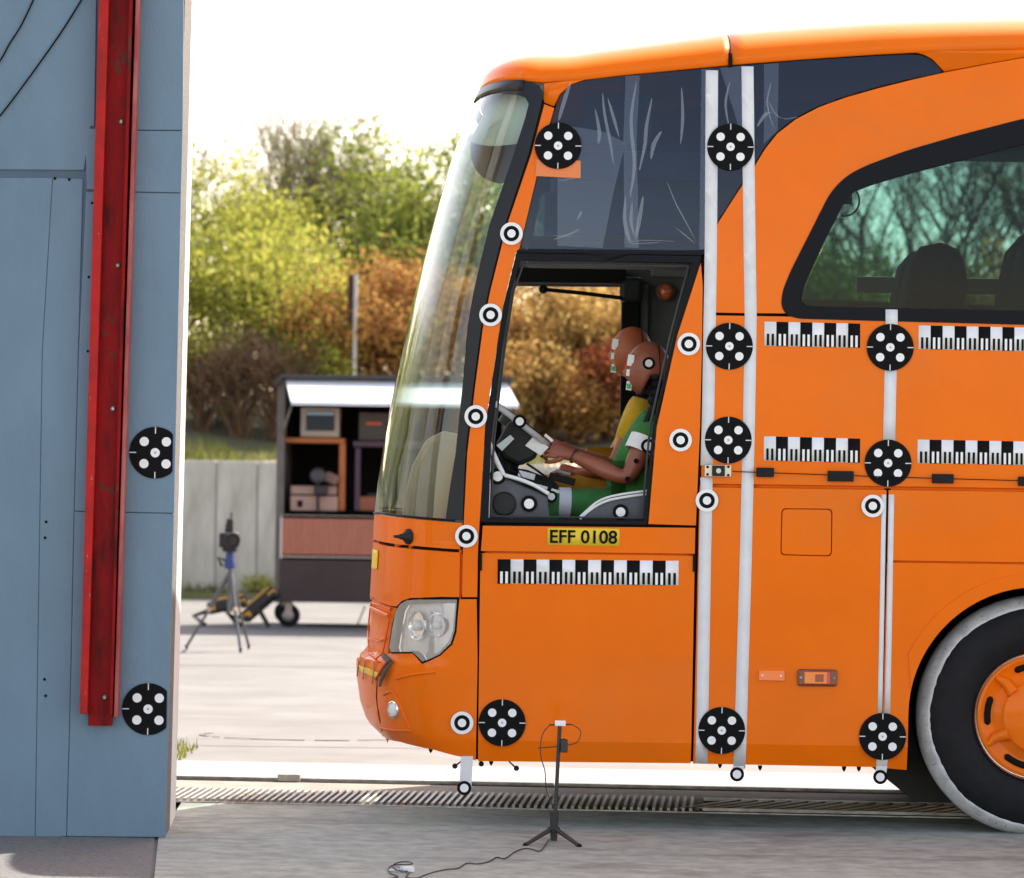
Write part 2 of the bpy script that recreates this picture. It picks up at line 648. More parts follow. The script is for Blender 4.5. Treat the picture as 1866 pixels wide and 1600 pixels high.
def zpanel(poly, y0=WY, th=0.02):
    return MB().prism(poly, y0, y0 + th).obj('panel', BLUE, wall, bev=0.0025)


wpanel([(-500, -400), (182, -400), (172, 230), (165, 230), (153, 310), (-500, 305)])
wpanel([(-500, 323), (95.3, 324), (76.3, 640), (63.3, 1526), (-500, 1520)], WY + 0.004)
wpanel([(96.3, 324), (151, 326), (142.5, 640), (134.7, 930), (127.7, 1264), (120.7, 1524), (64.3, 1526), (77.3, 640)], WY + 0.003)
wpanel([(156, 234), (184, 235), (182, 346), (158, 345)], WY - 0.003)
wpanel([(186, -400), (337, -400), (333, 237), (176, 236)], WY + 0.001)
wpanel([(187, 238), (333, 239), (330, 351), (185, 348.5)], WY - 0.002)
wpanel([(157, 349.5), (330, 352.3), (317, 935), (135.8, 931), (143.6, 640)], WY + 0.0)
wpanel([(135.8, 932.5), (317, 936.3), (301, 1526), (121.8, 1524), (128.8, 1264)], WY + 0.001)
for px, py in ((170, 248), (166, 336), (84, 951), (82, 980), (81, 1238), (83, 1268), (100, 325), (126, 327), (168, 370), (162, 505), (160, 640)):
    x, z = WP(px, py)
    MB().lathe([(0.006, 0), (0.006, 0.004), (0.003, 0.006)], (x, WY + 0.004, z), n=10).obj('bolt', DARK, wall)
# end of the wall: rough grey sealing strip and a bright metal edge set behind it
SEAL = mat('rough_seal', (0.26, 0.235, 0.21), 0.95, col2=(0.15, 0.135, 0.12), vscale=60, bump=0.8, bscale=160)
WEDGE = mat('white_edge_paint', (0.8, 0.8, 0.78), 0.5, var=0.04)


def jamb(name, pa, pb, ya, yb, m, back=0.25):
    """upright end face between two measured edges, pa at depth ya and pb at depth yb (top px, foot px)"""
    def col(pt, pf, y):
        A, B = P(pt, 0, y), P(pf, 1440, y)
        k = (A.x - B.x) / (A.z - B.z)
        return [(B.x + k * (z - B.z), y, z) for z in (0.01, ZT)]
    a0, a1 = col(*pa, ya)
    b0, b1 = col(*pb, yb)
    xl = -1.9
    V = [a0, a1, b1, b0, (xl, ya, 0.01), (xl, ya, ZT), (xl, yb, ZT), (xl, yb, 0.01)]
    return MB().add(V, [(0, 1, 2, 3), (4, 7, 6, 5), (0, 4, 5, 1), (3, 2, 6, 7), (1, 5, 6, 2), (0, 3, 7, 4)]).obj(name, m, wall)


jamb('sealing_strip', (337, 302.5), (349, 311), WY + 0.022, WY + 0.40, SEAL)
jamb('metal_edge', (350, 311.5), (357, 321), WY + 0.402, WY + 0.95, WEDGE)

# cream hall added unseen behind the blue wall for the windscreen to reflect
CREAM = mat('cream_render', (0.36, 0.32, 0.24), 0.8, var=0.08, vscale=1.5, bump=0.15, bscale=40)
hall = thing('added_hall', (-7.0, 2.2, 0), 'added cream rendered hall, unseen behind the blue wall, for the windscreen to mirror', 'building')
MB().box((-7.0, 2.2, 2.45), (6.0, 2.4, 4.9)).obj('wall', CREAM, hall, bev=0.01)
MB().box((-7.0, 2.2, 0.2), (6.06, 2.46, 0.4)).obj('plinth', mat('grey_plinth', (0.2, 0.2, 0.19), 0.85, var=0.1), hall, bev=0.01)
MB().box((-7.0, 2.2, 4.98), (6.2, 2.6, 0.16)).obj('parapet', mat('grey_flashing', (0.3, 0.3, 0.31), 0.5), hall, bev=0.01)
w_ = MB().box((-4.0, 2.2, 1.25), (0.07, 1.1, 2.1)).obj('door', mat('grey_door', (0.2, 0.21, 0.22), 0.5), hall, bev=0.005)
MB().box((-3.955, 1.8, 1.15), (0.03, 0.12, 0.03)).obj('handle', STEEL, w_)

# red steel beam on the wall
RED = mat('weathered_shaded_red', (0.30, 0.005, 0.007), 0.55, spec=0.12, col2=(0.17, 0.005, 0.006), vscale=5, stretch=(1, 1, 0.25), bump=0.25, bscale=30)  # worn red, darkened so the web's shade sits in the colour
# chipped paint: rust and grey primer through the red
nt = RED.node_tree
b_ = nt.nodes['Principled BSDF']
old = b_.inputs['Base Color'].links[0].from_socket
tc_ = nt.nodes.new('ShaderNodeTexCoord')
nz = nt.nodes.new('ShaderNodeTexNoise'); nz.inputs['Scale'].default_value = 38; nz.inputs['Detail'].default_value = 8
nz2 = nt.nodes.new('ShaderNodeTexNoise'); nz2.inputs['Scale'].default_value = 3.2
mu = nt.nodes.new('ShaderNodeMath'); mu.operation = 'MULTIPLY'
rp_ = nt.nodes.new('ShaderNodeValToRGB')
rp_.color_ramp.elements[0].position = 0.385; rp_.color_ramp.elements[1].position = 0.41
mxc = nt.nodes.new('ShaderNodeMix'); mxc.data_type = 'RGBA'
nt.links.new(tc_.outputs['Object'], nz.inputs['Vector']); nt.links.new(tc_.outputs['Object'], nz2.inputs['Vector'])
nt.links.new(nz.outputs['Fac'], mu.inputs[0]); nt.links.new(nz2.outputs['Fac'], mu.inputs[1])
nt.links.new(mu.outputs[0], rp_.inputs[0]); nt.links.new(rp_.outputs[0], mxc.inputs['Factor'])
nt.links.new(old, mxc.inputs['A']); mxc.inputs['B'].default_value = (0.10, 0.035, 0.02, 1)
nt.links.new(mxc.outputs['Result'], b_.inputs['Base Color'])
REDB = mat('lit_red_paint', (0.48, 0.012, 0.010), 0.5, spec=0.2, col2=(0.34, 0.012, 0.010), vscale=9, bump=0.15, bscale=30)  # the same red made brighter for the lit flange
stain(RED, 9, (0.07, 0.006, 0.006), 0.48, 0.68, (1.6, 1, 0.35), offs=1.0)
stain(RED, 30, (0.055, 0.02, 0.012), 0.63, 0.70, (1, 1, 0.5))
stain(REDB, 45, (0.36, 0.28, 0.23), 0.665, 0.69, (1, 1, 0.45))
stain(REDB, 7, (0.24, 0.012, 0.010), 0.5, 0.7, (1, 1, 0.3))
beam = thing('red_beam', (-2.0, WY - 0.05, 0.45), 'weathered red steel beam hung upright on the blue wall with chipped edges', 'beam')


def bstrip(name, top, bot, y0, y1, m, ext=-300):
    """upright bar between two px columns; top/bot = (xl, xr, y)"""
    def ex(i):
        s = (top[i] - bot[i]) / (top[2] - bot[2])
        return top[i] + s * (ext - top[2])
    q = [WP(ex(0), ext), WP(ex(1), ext), WP(bot[1], bot[2]), WP(bot[0], bot[2])]
    return MB().prism(q, y0, y1).obj(name, m, beam, bev=0.003)


bstrip('flange', (185, 203, 0), (150, 164, 1298), WY - 0.10, WY - 0.004, REDB)
bstrip('web', (202, 242, 0), (163, 207, 1321), WY - 0.052, WY - 0.030, RED)
bstrip('lip', (240, 246, 0), (204, 209, 1302), WY - 0.10, WY - 0.029, RED)
bstrip('slot', (245, 253, 0), (208, 213, 1300), WY - 0.03, WY - 0.010, DARK)
bstrip('lip', (251, 258, 0), (211, 218, 1305), WY - 0.085, WY - 0.004, mat('red_edge', (0.42, 0.12, 0.10), 0.6, col2=(0.30, 0.03, 0.03), vscale=14, stretch=(1, 1, 0.3)))
for px, py in ((191, 1271), (206, 1005 - 260), (215, 484), (221, 222)):
    x, z = WP(px, py, WY - 0.053)
    MB().lathe([(0.011, 0), (0.011, 0.008), (0.006, 0.012)], (x, WY - 0.052, z), n=8).obj('bolt', STEEL, beam)

# two loose cables
for pts, lab in (([(66, -10), (40, 45), (18, 80), (0, 112), (-40, 170)], 'thin black cable hanging on the blue wall, the shorter upper one'),
                 ([(155, -10), (118, 50), (80, 105), (40, 160), (0, 212), (-60, 280)], 'thin black cable hanging on the blue wall, the longer lower one')):
    o = MB().tube([Vector((WP(*p)[0], WY - 0.008, WP(*p)[1])) for p in smooth_line([(a, b, 0) for a, b in pts], 4) for p in [(p[0], p[1])]], 0.0035, 6).obj('cable', DARK, None, smooth=60)
    tag(o, lab, 'cable')


# ------------------------------------------------------------------ round stickers
def disc_mesh(name, r, th, n=40, clip=None):
    pts = []
    for k in range(n):
        t = 2 * math.pi * k / n
        pts.append((r * math.cos(t), r * math.sin(t)))
    if clip is not None:
        pts = [(min(x, clip + 0.06 * z * 0), z) for x, z in pts]
        q = []
        for p in pts:
            if not q or (abs(q[-1][0] - p[0]) + abs(q[-1][1] - p[1])) > 1e-5: q.append(p)
        pts = q
    return MB().prism(pts, -th, 0).mesh(name)


DM = {}


def sticker(name, key, r, th, m, loc, parent, rx=0.0, clip=None):
    k = (key, round(r, 4), clip)
    if k not in DM:
        DM[k] = disc_mesh(name, r, th, 40 if r > 0.025 else 24, clip)
        DM[k].materials.append(m)
    o = bpy.data.objects.new(name, DM[k])
    C.objects.link(o)
    o.location = loc
    o.rotation_euler = (rx, 0, 0)
    return child(o, parent)


TICK = {}


def five_dot(loc, parent, rx=0.0, s=1.0, clip=None, roll=0.0):
    loc = Vector(loc)
    Rm = Matrix.Rotation(rx, 3, 'X')
    o = sticker('dot_target', 'blk', 0.102 * s, 0.003, BSTICK, loc, parent, rx, clip)
    WORLD[o.name] = Matrix.Translation(loc) @ Rm.to_4x4()
    for dx, dz in ((0, 0), (-1, 1), (1, 1), (-1, -1), (1, -1)):
        d = Rm @ Vector((dx * 0.0435 * s, -0.003, dz * 0.0435 * s))
        if clip is not None and dx * 0.0435 * s > clip - 0.012: continue
        sticker('white_dot', 'wht', 0.0182 * s, 0.0012, WHITE, loc + d, o, rx)
    d = Rm @ Vector((0, -0.0042, 0))
    sticker('centre_mark', 'gm', 0.0045 * s, 0.0005, mat('grey_mark', (0.35, 0.35, 0.36), 0.6), loc + d, o, rx)
    for dx, dz in ((1, 0), (-1, 0), (0, 1), (0, -1)):
        if clip is not None and dx == 1: continue
        k = (dx != 0, round(s, 3))
        if k not in TICK:
            TICK[k] = MB().box((0, -0.0006, 0), (0.026 * s if dx else 0.004 * s, 0.0012, 0.004 * s if dx else 0.026 * s)).mesh('tick')
            TICK[k].materials.append(TAPE)
        t = bpy.data.objects.new('tick', TICK[k])
        C.objects.link(t)
        t.location = loc + Rm @ Vector((dx * 0.088 * s, -0.003, dz * 0.088 * s))
        t.rotation_euler = (rx, 0, 0)
        child(t, o)
    return o


def ring_target(loc, parent, rx=0.0, r=0.049, name='ring_target'):
    loc = Vector(loc)
    Rm = Matrix.Rotation(rx, 3, 'X')
    o = sticker(name, 'rw', r, 0.003, WHITE, loc, parent, rx)
    WORLD[o.name] = Matrix.Translation(loc) @ Rm.to_4x4()
    sticker('black_ring', 'rb', r * 0.69, 0.0012, BSTICK, loc + Rm @ Vector((0, -0.003, 0)), o, rx)
    sticker('white_dot', 'rd', r * 0.37, 0.0012, WHITE, loc + Rm @ Vector((0, -0.0042, 0)), o, rx)
    return o


def dark_dot(loc, parent, r=0.03, name='dot_sticker'):
    loc = Vector(loc)
    o = sticker(name, 'db', r, 0.003, BSTICK, loc, parent)
    WORLD[o.name] = Matrix.Translation(loc)
    sticker('white_dot', 'dw', r * 0.6, 0.0012, WHITE, loc + Vector((0, -0.003, 0)), o)
    return o


for px, py in ((283, 825), (270, 1292)):
    x, z = WP(px, py)
    c_ = edge_x(z, -0.004) - x
    five_dot((x, WY - 0.002, z), wall, s=1.06, clip=c_)

# ================================================================== THE COACH
BUS_L = 10.6
CY = 1.275
coach = thing('coach_bus', (1.0, CY, 0), 'orange coach with crash-test dot targets, white tape stripes and open driver window', 'bus')
ZCR = P(1300, 1355).z
NEXP = 2.45


def ys(z):
    if z < ZCR: return 0.28 * (ZCR - z)
    if z > 2.3: return 0.08 * ((z - 2.3) / 1.2) ** 2
    return 0.0


XC_PX = [(1000, 100), (989, 163), (963, 281), (919, 413), (890, 530), (877, 594), (862, 707), (848, 826), (843, 935), (841, 1000), (840, 1090), (846, 1200), (850, 1390)]
t = [P(a, b, ys(P(a, b).z)) for a, b in XC_PX]
XCZ = np.array([[p.z, p.x] for p in t])[::-1]


def xc(z): return float(np.interp(z, XCZ[:, 0], XCZ[:, 1]))


def sup(phi):
    a = min(max(phi, 0.0), 1.0) * math.pi / 2
    return math.sin(a) ** (2 / NEXP), max(0.0, math.cos(a)) ** (2 / NEXP)


XF_PX = [(888, 120), (866, 170), (822, 278), (787, 404), (748, 560), (724, 676), (707, 760), (688, 880), (682, 935), (680, 985), (674, 1090), (668, 1188),
         (652, 1198), (649, 1215), (650, 1240), (656, 1285), (668, 1320), (690, 1341), (720, 1365)]
XFZ = []
for a, b in XF_PX:
    zz = P(a, b, 0.6).z
    lo_, hi_ = -1.6, xc(zz)
    for _ in range(40):
        mid = (lo_ + hi_) / 2
        m_ = 1e9
        for k in range(30):
            q, v = sup(k / 29)
            y = ys(zz) + (CY - ys(zz)) * (1 - v)
            m_ = min(m_, proj((xc(zz) - (xc(zz) - mid) * q, y, zz))[0])
        if m_ > a: hi_ = mid
        else: lo_ = mid
    XFZ.append((zz, mid))
XFZ = np.array(XFZ[::-1])


def xf(z): return float(np.interp(z, XFZ[:, 0], XFZ[:, 1]))


def front(phi, z):
    mir = phi > 1
    if mir: phi = 2 - phi
    q, v = sup(phi)
    x = xc(z) - (xc(z) - xf(z)) * q
    y = ys(z) + (CY - ys(z)) * (1 - v)
    return Vector((x, 2 * CY - y if mir else y, z))


KA = 0.6


def surf(a, z):
    if a >= 0: return Vector((xc(z) + a, ys(z), z))
    return front(-a / KA, z)


def side_xz(px, py):
    y = 0.0
    for _ in range(5):
        p = P(px, py, y)
        y = ys(p.z)
    return p.x, p.z


def hit(px, py):
    """(a, z) of the coach front quarter seen at (px, py)"""
    x, z = side_xz(px, py)
    if x >= xc(z): return x - xc(z), z
    best = None
    for k in range(241):
        phi = k / 240 * 0.97
        zz = z
        for _ in range(3):
            f_ = front(phi, zz)
            zz = P(px, py, f_.y).z
        f_ = front(phi, zz)
        d = proj(f_)[0] - px
        if best is None or abs(d) < best[0] - 1e-9:
            best = (abs(d), phi, zz)
        if d <= 0: break
    return -KA * best[1], best[2]


def fz(phi, py):
    z = P(700, py, 0.6).z
    for _ in range(3):
        f_ = front(phi, z)
        z = P(proj(f_)[0], py, f_.y).z
    return -KA * phi, z


def densify(pts, step):
    out = []
    n = len(pts)
    for i in range(n):
        a, b = pts[i], pts[(i + 1) % n]
        L = math.hypot(b[0] - a[0], b[1] - a[1])
        k = max(1, int(L / step))
        for j in range(k):
            t = j / k
            out.append((a[0] + (b[0] - a[0]) * t, a[1] + (b[1] - a[1]) * t))
    return out


def nrm(fn, a, z):
    e = 0.004
    d1 = fn(a + e, z) - fn(a - e, z)
    d2 = fn(a, z + e) - fn(a, z - e)
    n = d1.cross(d2)
    return n.normalized() if n.length > 1e-9 else Vector((0, -1, 0))


def panel(name, pts, m, holes=(), off=0.0, thick=0.02, fr=False, parent=None, bev=0.003, raw=False, step=None, label=None):
    conv = (lambda p: p) if raw else None

    def cv(p):
        if raw: return p
        if len(p) == 3: return fz(p[1], p[2])
        return hit(*p) if fr else side_xz(*p)
    fn = surf if fr else (lambda x, z: Vector((x, ys(z), z)))
    st = step or (0.035 if fr else 0.09)
    loops = [densify([cv(p) for p in L], st) for L in [pts] + list(holes)]
    tri = tessellate_polygon([[Vector((p[0], p[1], 0)) for p in L] for L in loops])
    flat = [p for L in loops for p in L]
    bm = bmesh.new()
    vs = [bm.verts.new((p[0], p[1], 0)) for p in flat]
    for t in tri:
        try: bm.faces.new([vs[i] for i in t])
        except ValueError: pass
    xs = [p[0] for p in flat]; zs = [p[1] for p in flat]
    lines = []
    if fr:
        k = math.floor(min(xs) / 0.03) * 0.03
        while k < min(max(xs), 0.0) + 0.001:
            lines.append(((k, 0, 0), (1, 0, 0))); k += 0.03
        k = math.floor(min(zs) / 0.04) * 0.04
        while k < max(zs):
            lines.append(((0, k, 0), (0, 1, 0))); k += 0.04
    else:
        if min(zs) < ZCR < max(zs): lines.append(((0, ZCR, 0), (0, 1, 0)))
        k = 2.3
        while k < max(zs):
            if k > min(zs): lines.append(((0, k, 0), (0, 1, 0)))
            k += 0.07
    for co, no in lines:
        bmesh.ops.bisect_plane(bm, geom=bm.verts[:] + bm.edges[:] + bm.faces[:], plane_co=co, plane_no=no, dist=1e-5)
    bmesh.ops.dissolve_degenerate(bm, edges=bm.edges[:], dist=1e-5)
    par = [(v.co.x, v.co.y) for v in bm.verts]
    bm.normal_update()
    for f in bm.faces:
        if f.normal.z < 0: f.normal_flip()
    for v, (a, z) in zip(bm.verts, par):
        v.co = fn(a, z) + nrm(fn, a, z) * off
    me = bpy.data.meshes.new(name)
    bm.normal_update()
    bm.to_mesh(me); bm.free()
    me.shade_smooth()
    me.set_sharp_from_angle(angle=math.radians(12 if not fr else 30))
    if not thick:
        me.normals_split_custom_set_from_vertices([nrm(fn, a, z) for a, z in par])
    o = link_mesh(name, me, m, parent or coach)
    if thick:
        s = o.modifiers.new('solidify', 'SOLIDIFY')
        s.thickness = thick; s.offset = -1.0
        s.use_even_offset = False
    if bev:
        bevel(o, bev, 2, 50, True)
    if label: o['label'] = label
    return o


R_ = 0.0148
XR = 4950                               # px of the coach tail (out of the picture)


def rr(y, x, x0=1866): return y + R_ * (x - x0)


# ------------------------------------------------------------------ orange side panels
BAND = [(948, 453), (962, 397), (985, 300), (1000, 238), (1012, 196), (1022, 173), (1040, 156), (1064, 147), (1130, 139), (1330, 120.5), (1470, 109.5), (1600, 101.5), (1655, 98.5), (1680, 100.5), (1697, 109), (1720, 131),
        (1660, 143), (1600, 158), (1540, 175), (1490, 193), (1448, 215), (1415, 241), (1392, 270), (1372, 303), (1340, 352), (1308, 402), (1284, 456)]
WIN_O = [(2400, 168), (2100, 178), (1866, 216), (1750, 246), (1650, 275), (1575, 303), (1540, 322), (1512, 352), (1478, 420), (1440, 495), (1426, 530), (1423, 556), (1432, 574), (1455, 581), (1866, 592), (XR - 300, rr(592, XR - 300)), (XR - 300, rr(180, XR - 300))]
WIN_I = [(2400, 205), (2100, 218), (1866, 262), (1750, 292), (1650, 318), (1590, 336), (1556, 349), (1540, 366), (1500, 445), (1466, 520), (1455, 548), (1470, 557), (1500, 559), (1866, 566), (XR - 330, rr(566, XR - 330)), (XR - 330, rr(212, XR - 330))]
DSEAL = mat('window_seal', (0.007, 0.008, 0.011), 0.5, spec=0.1)
WIN_O = roundpoly(WIN_O, 26)
WIN_I = roundpoly(WIN_I, 24)
BAND = roundpoly(BAND, 12)

# E: sweeping shoulder panel round the passenger window
e_left = [(1287, 458), (1310, 404), (1342, 354), (1374, 305), (1394, 272), (1417, 243), (1450, 217.5), (1492, 195.5), (1542, 177.5), (1602, 160.5), (1662, 145.5), (1722, 132), (1800, 117), (1866, 105.5), (2000, 92), (XR, rr(92, XR, 2000))]
e_win = [(XR, rr(574, XR, 1866)), (XR - 310, rr(574, XR - 310)), (XR - 310, rr(190, XR - 310)), (2400, 180), (2100, 192), (1866, 236), (1750, 264), (1650, 292), (1575, 320), (1545, 338), (1520, 366), (1488, 430), (1450, 505), (1438, 540), (1440, 571)]
panel('shoulder_panel', e_left + e_win + [(1360, 570.5), (1283, 569)], ORANGE, thick=0.03)
panel('roof_corner_panel', [(1668, 94.5), (1720, 92), (1866, 88.5), (2000, 88), (2000, 90.5), (1866, 103.5), (1800, 115), (1721, 129.5), (1699, 106.5), (1683, 98.0)], ORANGE, off=-0.003, thick=0.02, bev=0)
# F: mid panel
panel('side_panel', [(1282, 574.5), (1440, 577), (XR, rr(583, XR)), (XR, rr(889, XR)), (1618, 886), (1278, 881)], ORANGE, thick=0.03)
# G with its round cornered hatch
hat = roundpoly([(1424, 926), (1517, 927), (1516, 1014), (1422, 1012)], 9)
hat_in = roundpoly([(1426, 928), (1515, 929), (1514, 1012), (1424, 1010)], 8)
pg = panel('hatch_panel', [(1275, 888), (1615.5, 893), (1602, 1398), (1263, 1391.5)], ORANGE, holes=[hat], thick=0.03)
panel('fuel_flap', hat_in, ORANGE, parent=pg, thick=0.03)
panel('side_panel', [(1619.5, 893), (XR, rr(897, XR)), (XR, rr(1024, XR)), (1617, 1021)], ORANGE, thick=0.03)


def arc(cx, cy, r, a0, a1, n):
    return [(cx + r * math.cos(math.radians(a0 + (a1 - a0) * k / n)), cy - r * math.sin(math.radians(a0 + (a1 - a0) * k / n))) for k in range(n + 1)]


WCX, WCY, WR2 = 1891, 1306, 4100
ii = [(1616.5, 1025), (XR, rr(1028, XR)), (XR, rr(1406, XR))]
a2 = [(WR2 + 236, rr(1406, WR2))] + arc(WR2, rr(WCY, WR2), 236, 0, 180, 26) + [(WR2 - 240, rr(1406, WR2))]
a1 = [(2131, 1409)] + arc(WCX, WCY, 236, 0, 180, 34) + [(1652, 1403)]
panel('wheel_panel', ii + a2 + a1 + [(1605, 1399)], ORANGE, thick=0.03)
for cx_, cy_ in ((WCX, WCY), (WR2, rr(WCY, WR2))):
    panel('arch_lip', arc(cx_, cy_, 236.5, 12, 168, 30) + arc(cx_, cy_, 262, 168 - 14, 26, 30), ORANGE, off=0.007, thick=0.012, bev=0.005)
# door below the driver window
panel('door_panel', [(880, 958), (1267, 962), (1266, 1009), (876.5, 1004)], ORANGE, thick=0.03)
panel('door_panel', [(875.5, 1008), (1266, 1013), (1258.5, 1391), (871, 1387)], ORANGE, thick=0.03)
# pillar behind the driver window
panel('pillar_panel', [(1277, 479), (1280.5, 520), (1279, 640), (1275.5, 780), (1268, 957.5), (1181.5, 955), (1197, 777), (1235, 609)], ORANGE, off=0.004, thick=0.035)
# front pillar, from the roof seam down to the headlamp
apl = [(992, 190), (968, 281), (923, 413), (893.5, 530), (880.5, 594), (865.5, 707), (851.5, 826), (846, 935), (843.5, 1000), (842, 1088)]
apr = [(869.5, 1088), (871, 1000), (874, 951), (884, 777), (916, 558), (940, 459), (946, 453), (960, 397), (983, 300), (998, 238), (1010, 197)]
panel('front_pillar', apl + apr, ORANGE, thick=0.03)
panel('roof_corner_panel', [(991, 152), (1064, 145), (1040, 153.5), (1020, 171.5), (1009.5, 193), (991.5, 186)], ORANGE, thick=0.02, bev=0)
# seams: dark or orange channel behind the gaps
for pl, m_ in (([(884, 945), (860, 945), (856, 1386), (880, 1388)], DARK), ([(1288, 462), (1276, 462), (1270, 640), (1266, 900), (1256, 1391), (1266, 1391), (1274, 900), (1284, 600)], DARK),
               ([(1282, 566), (1440, 569), (1440, 581), (1282, 578)], DARK), ([(1277, 878), (XR, rr(884, XR)), (XR, rr(900, XR)), (1274, 892)], ORANGE),
               ([(1612, 890), (1624, 890), (1610, 1399), (1598, 1397)], DARK), ([(1615, 1018), (XR, rr(1020, XR)), (XR, rr(1032, XR)), (1615, 1030)], ORANGE),
               ([(876, 1000), (1267, 1004), (1267, 1020), (874, 1015)], ORANGE), ([(878, 950), (1268, 953), (1268, 966), (877, 964)], DARK), ([(988, 180), (1014, 188), (1012, 202), (986, 194)], DARK),
               ([(1418, 920), (1522, 921), (1521, 1020), (1416, 1018)], ORANGE)):
    panel('seam_backing', pl, m_, off=-0.021, thick=0.006, bev=0)

# ------------------------------------------------------------------ side glazing
BANDGL = glass_mat('band_glass', (0.20, 0.30, 0.40), 0.75, 1.45, 0.03, film=0.18, fcol=(0.04, 0.075, 0.17))  # blue in the glass colour stands in for reflected sky
SIDEGL = glass_mat('green_tinted_glass', (0.135, 0.265, 0.27), 0.4, 1.4, 0.01)
FARGL = glass_mat('far_glass', (0.86, 0.94, 0.92), 0.8, 1.3, 0.01)
panel('upper_window', BAND, BANDGL, off=-0.004, thick=0, bev=0)
panel('window_surround', WIN_O, DSEAL, holes=[WIN_I], off=0.004, thick=0.03)
panel('passenger_window', [(x + (3 if x < 1500 else 0), y) for x, y in WIN_I], SIDEGL, off=-0.008, thick=0, bev=0)
# black band below the upper window and the window frame
panel('window_header', [(944, 455), (1281, 459), (1279, 465), (941, 460)], DSEAL, off=0.002, thick=0.03)
FR_O = [(941, 461), (1278, 466), (1275, 482), (1233, 609), (1195, 777), (1179.5, 957), (875, 952), (885, 777), (917, 558)]
FR_I = [(949, 475), (1261, 479), (1228, 609), (1190, 777), (1174, 949), (890, 945), (895, 804), (916, 629), (932, 528)]
def ring(name, o_, i_, m, y0, y1):
    O = [side_xz(*p) for p in o_]; I = [side_xz(*p) for p in i_]
    n = len(O)
    V = [(x, y0, z) for x, z in O] + [(x, y0, z) for x, z in I] + [(x, y1, z) for x, z in O] + [(x, y1, z) for x, z in I]
    F = []
    for k in range(n):
        j = (k + 1) % n
        F += [(k, j, n + j, n + k), (2 * n + k, 3 * n + k, 3 * n + j, 2 * n + j), (k, 2 * n + k, 2 * n + j, j), (n + k, n + j, 3 * n + j, 3 * n + k)]
    return MB().add(V, F).obj(name, m, coach, bev=0.003)


ring('window_frame', FR_O, FR_I, DSEAL, 0.001, 0.05)
ring('window_rubber', [(952, 478), (1258, 482), (1225, 609), (1187, 777), (1172, 946), (893, 942), (898, 804), (919, 629), (935, 528)],
     [(955, 482), (1253, 486), (1221, 609), (1183, 777), (1169, 943), (896, 939), (902, 804), (922, 629), (938, 530)], mat('rubber_edge', (0.03, 0.03, 0.032), 0.6), 0.03, 0.06)
# clear film stuck over the upper window: bands and creases
FILM = glass_mat('clear_film', (0.9, 0.92, 0.95), 1.0, 1.3, 0.1, film=0.10, fcol=(0.35, 0.45, 0.65))  # bluish film colour also paints in the sky's reflection
CREASE = glass_mat('film_crease', (0.9, 0.9, 0.92), 1.0, 1.4, 0.3, film=0.17, fcol=(0.6, 0.66, 0.75))
for pl in ([(1140, 139), (1166, 137), (1160, 250), (1164, 452), (1138, 451), (1136, 250)], [(1392, 117), (1419, 115), (1417, 238), (1392, 262)], [(1015, 226), (1016, 448), (1098, 452), (1118, 350), (1140, 260), (1100, 240)],
           [(1278, 126), (1286, 126), (1284, 455), (1274, 454)], [(1312, 124), (1350, 121), (1352, 250)]):
    panel('film_band', pl, FILM, off=0.0015, thick=0, bev=0)
random.seed(5)
CRS = [[(1098, 170), (1102, 210), (1112, 260), (1118, 300)], [(1108, 180), (1118, 215), (1128, 250)], [(1085, 200), (1092, 240), (1090, 262)], [(1040, 150), (1028, 185), (1018, 220)],
       [(1188, 180), (1178, 230), (1175, 265), (1165, 310)], [(1205, 240), (1192, 262), (1186, 290)], [(1215, 330), (1232, 372), (1250, 405), (1268, 440)], [(1228, 412), (1250, 430), (1268, 446)],
       [(1140, 360), (1138, 400), (1146, 436), (1150, 444)], [(1152, 370), (1150, 405), (1156, 430)], [(1172, 358), (1165, 400), (1158, 436)], [(1148, 441), (1180, 438), (1228, 440)], [(1010, 436), (1035, 428), (1056, 418)],
       [(1150, 445), (1200, 442)], [(1060, 385), (1052, 400)], [(1242, 160), (1244, 215), (1240, 262)], [(1405, 150), (1398, 190), (1410, 235)], [(1400, 185), (1420, 215), (1452, 214)], [(1330, 150), (1322, 190), (1330, 240)],
       [(1380, 230), (1400, 205), (1425, 215)], [(1160, 150), (1150, 220), (1156, 300), (1148, 360)], [(1020, 330), (1058, 322)]]
for c_ in CRS:
    L = smooth_line([(a, b, 0) for a, b in c_], 4)
    w = random.uniform(1.2, 3.0)
    lft = [(p.x - w * (0.3 + math.sin(math.pi * i / (len(L) - 1))), p.y - w * 0.4) for i, p in enumerate(L)]
    rgt = [(p.x + w * (0.3 + math.sin(math.pi * i / (len(L) - 1))), p.y + w * 0.4) for i, p in enumerate(L)]
    panel('film_crease', lft + rgt[::-1], CREASE, off=0.0035, thick=0, bev=0)
panel('bracket_plate', [(978, 290), (1058, 293), (1058, 325), (975, 321)], mat('faded_orange', (0.72, 0.20, 0.05), 0.5), off=0.004, thick=0.004)

# ------------------------------------------------------------------ roof
ZS_PX = [(985, 150), (1064, 145), (1130, 137), (1330, 118), (1470, 107), (1600, 98.5), (1720, 92.5), (1866, 88.5), (2000, 88), (XR, rr(88, XR, 2000))]
ZR_PX = [(930, 130), (960, 121), (1000, 114), (1100, 98), (1200, 84), (1330, 66), (1470, 55), (1600, 46.5), (1730, 43), (1866, 40), (2000, 40), (XR, rr(40, XR, 2000))]
t = [side_xz(a, b) for a, b in ZS_PX]
ZSX = np.array([[p[0], p[1]] for p in t])
t = [P(a, b, 0.72) for a, b in ZR_PX]
ZRX = np.array([[p.x, p.z + 0.012] for p in t])


def zsh(x): return float(np.interp(x, ZSX[:, 0], ZSX[:, 1]))


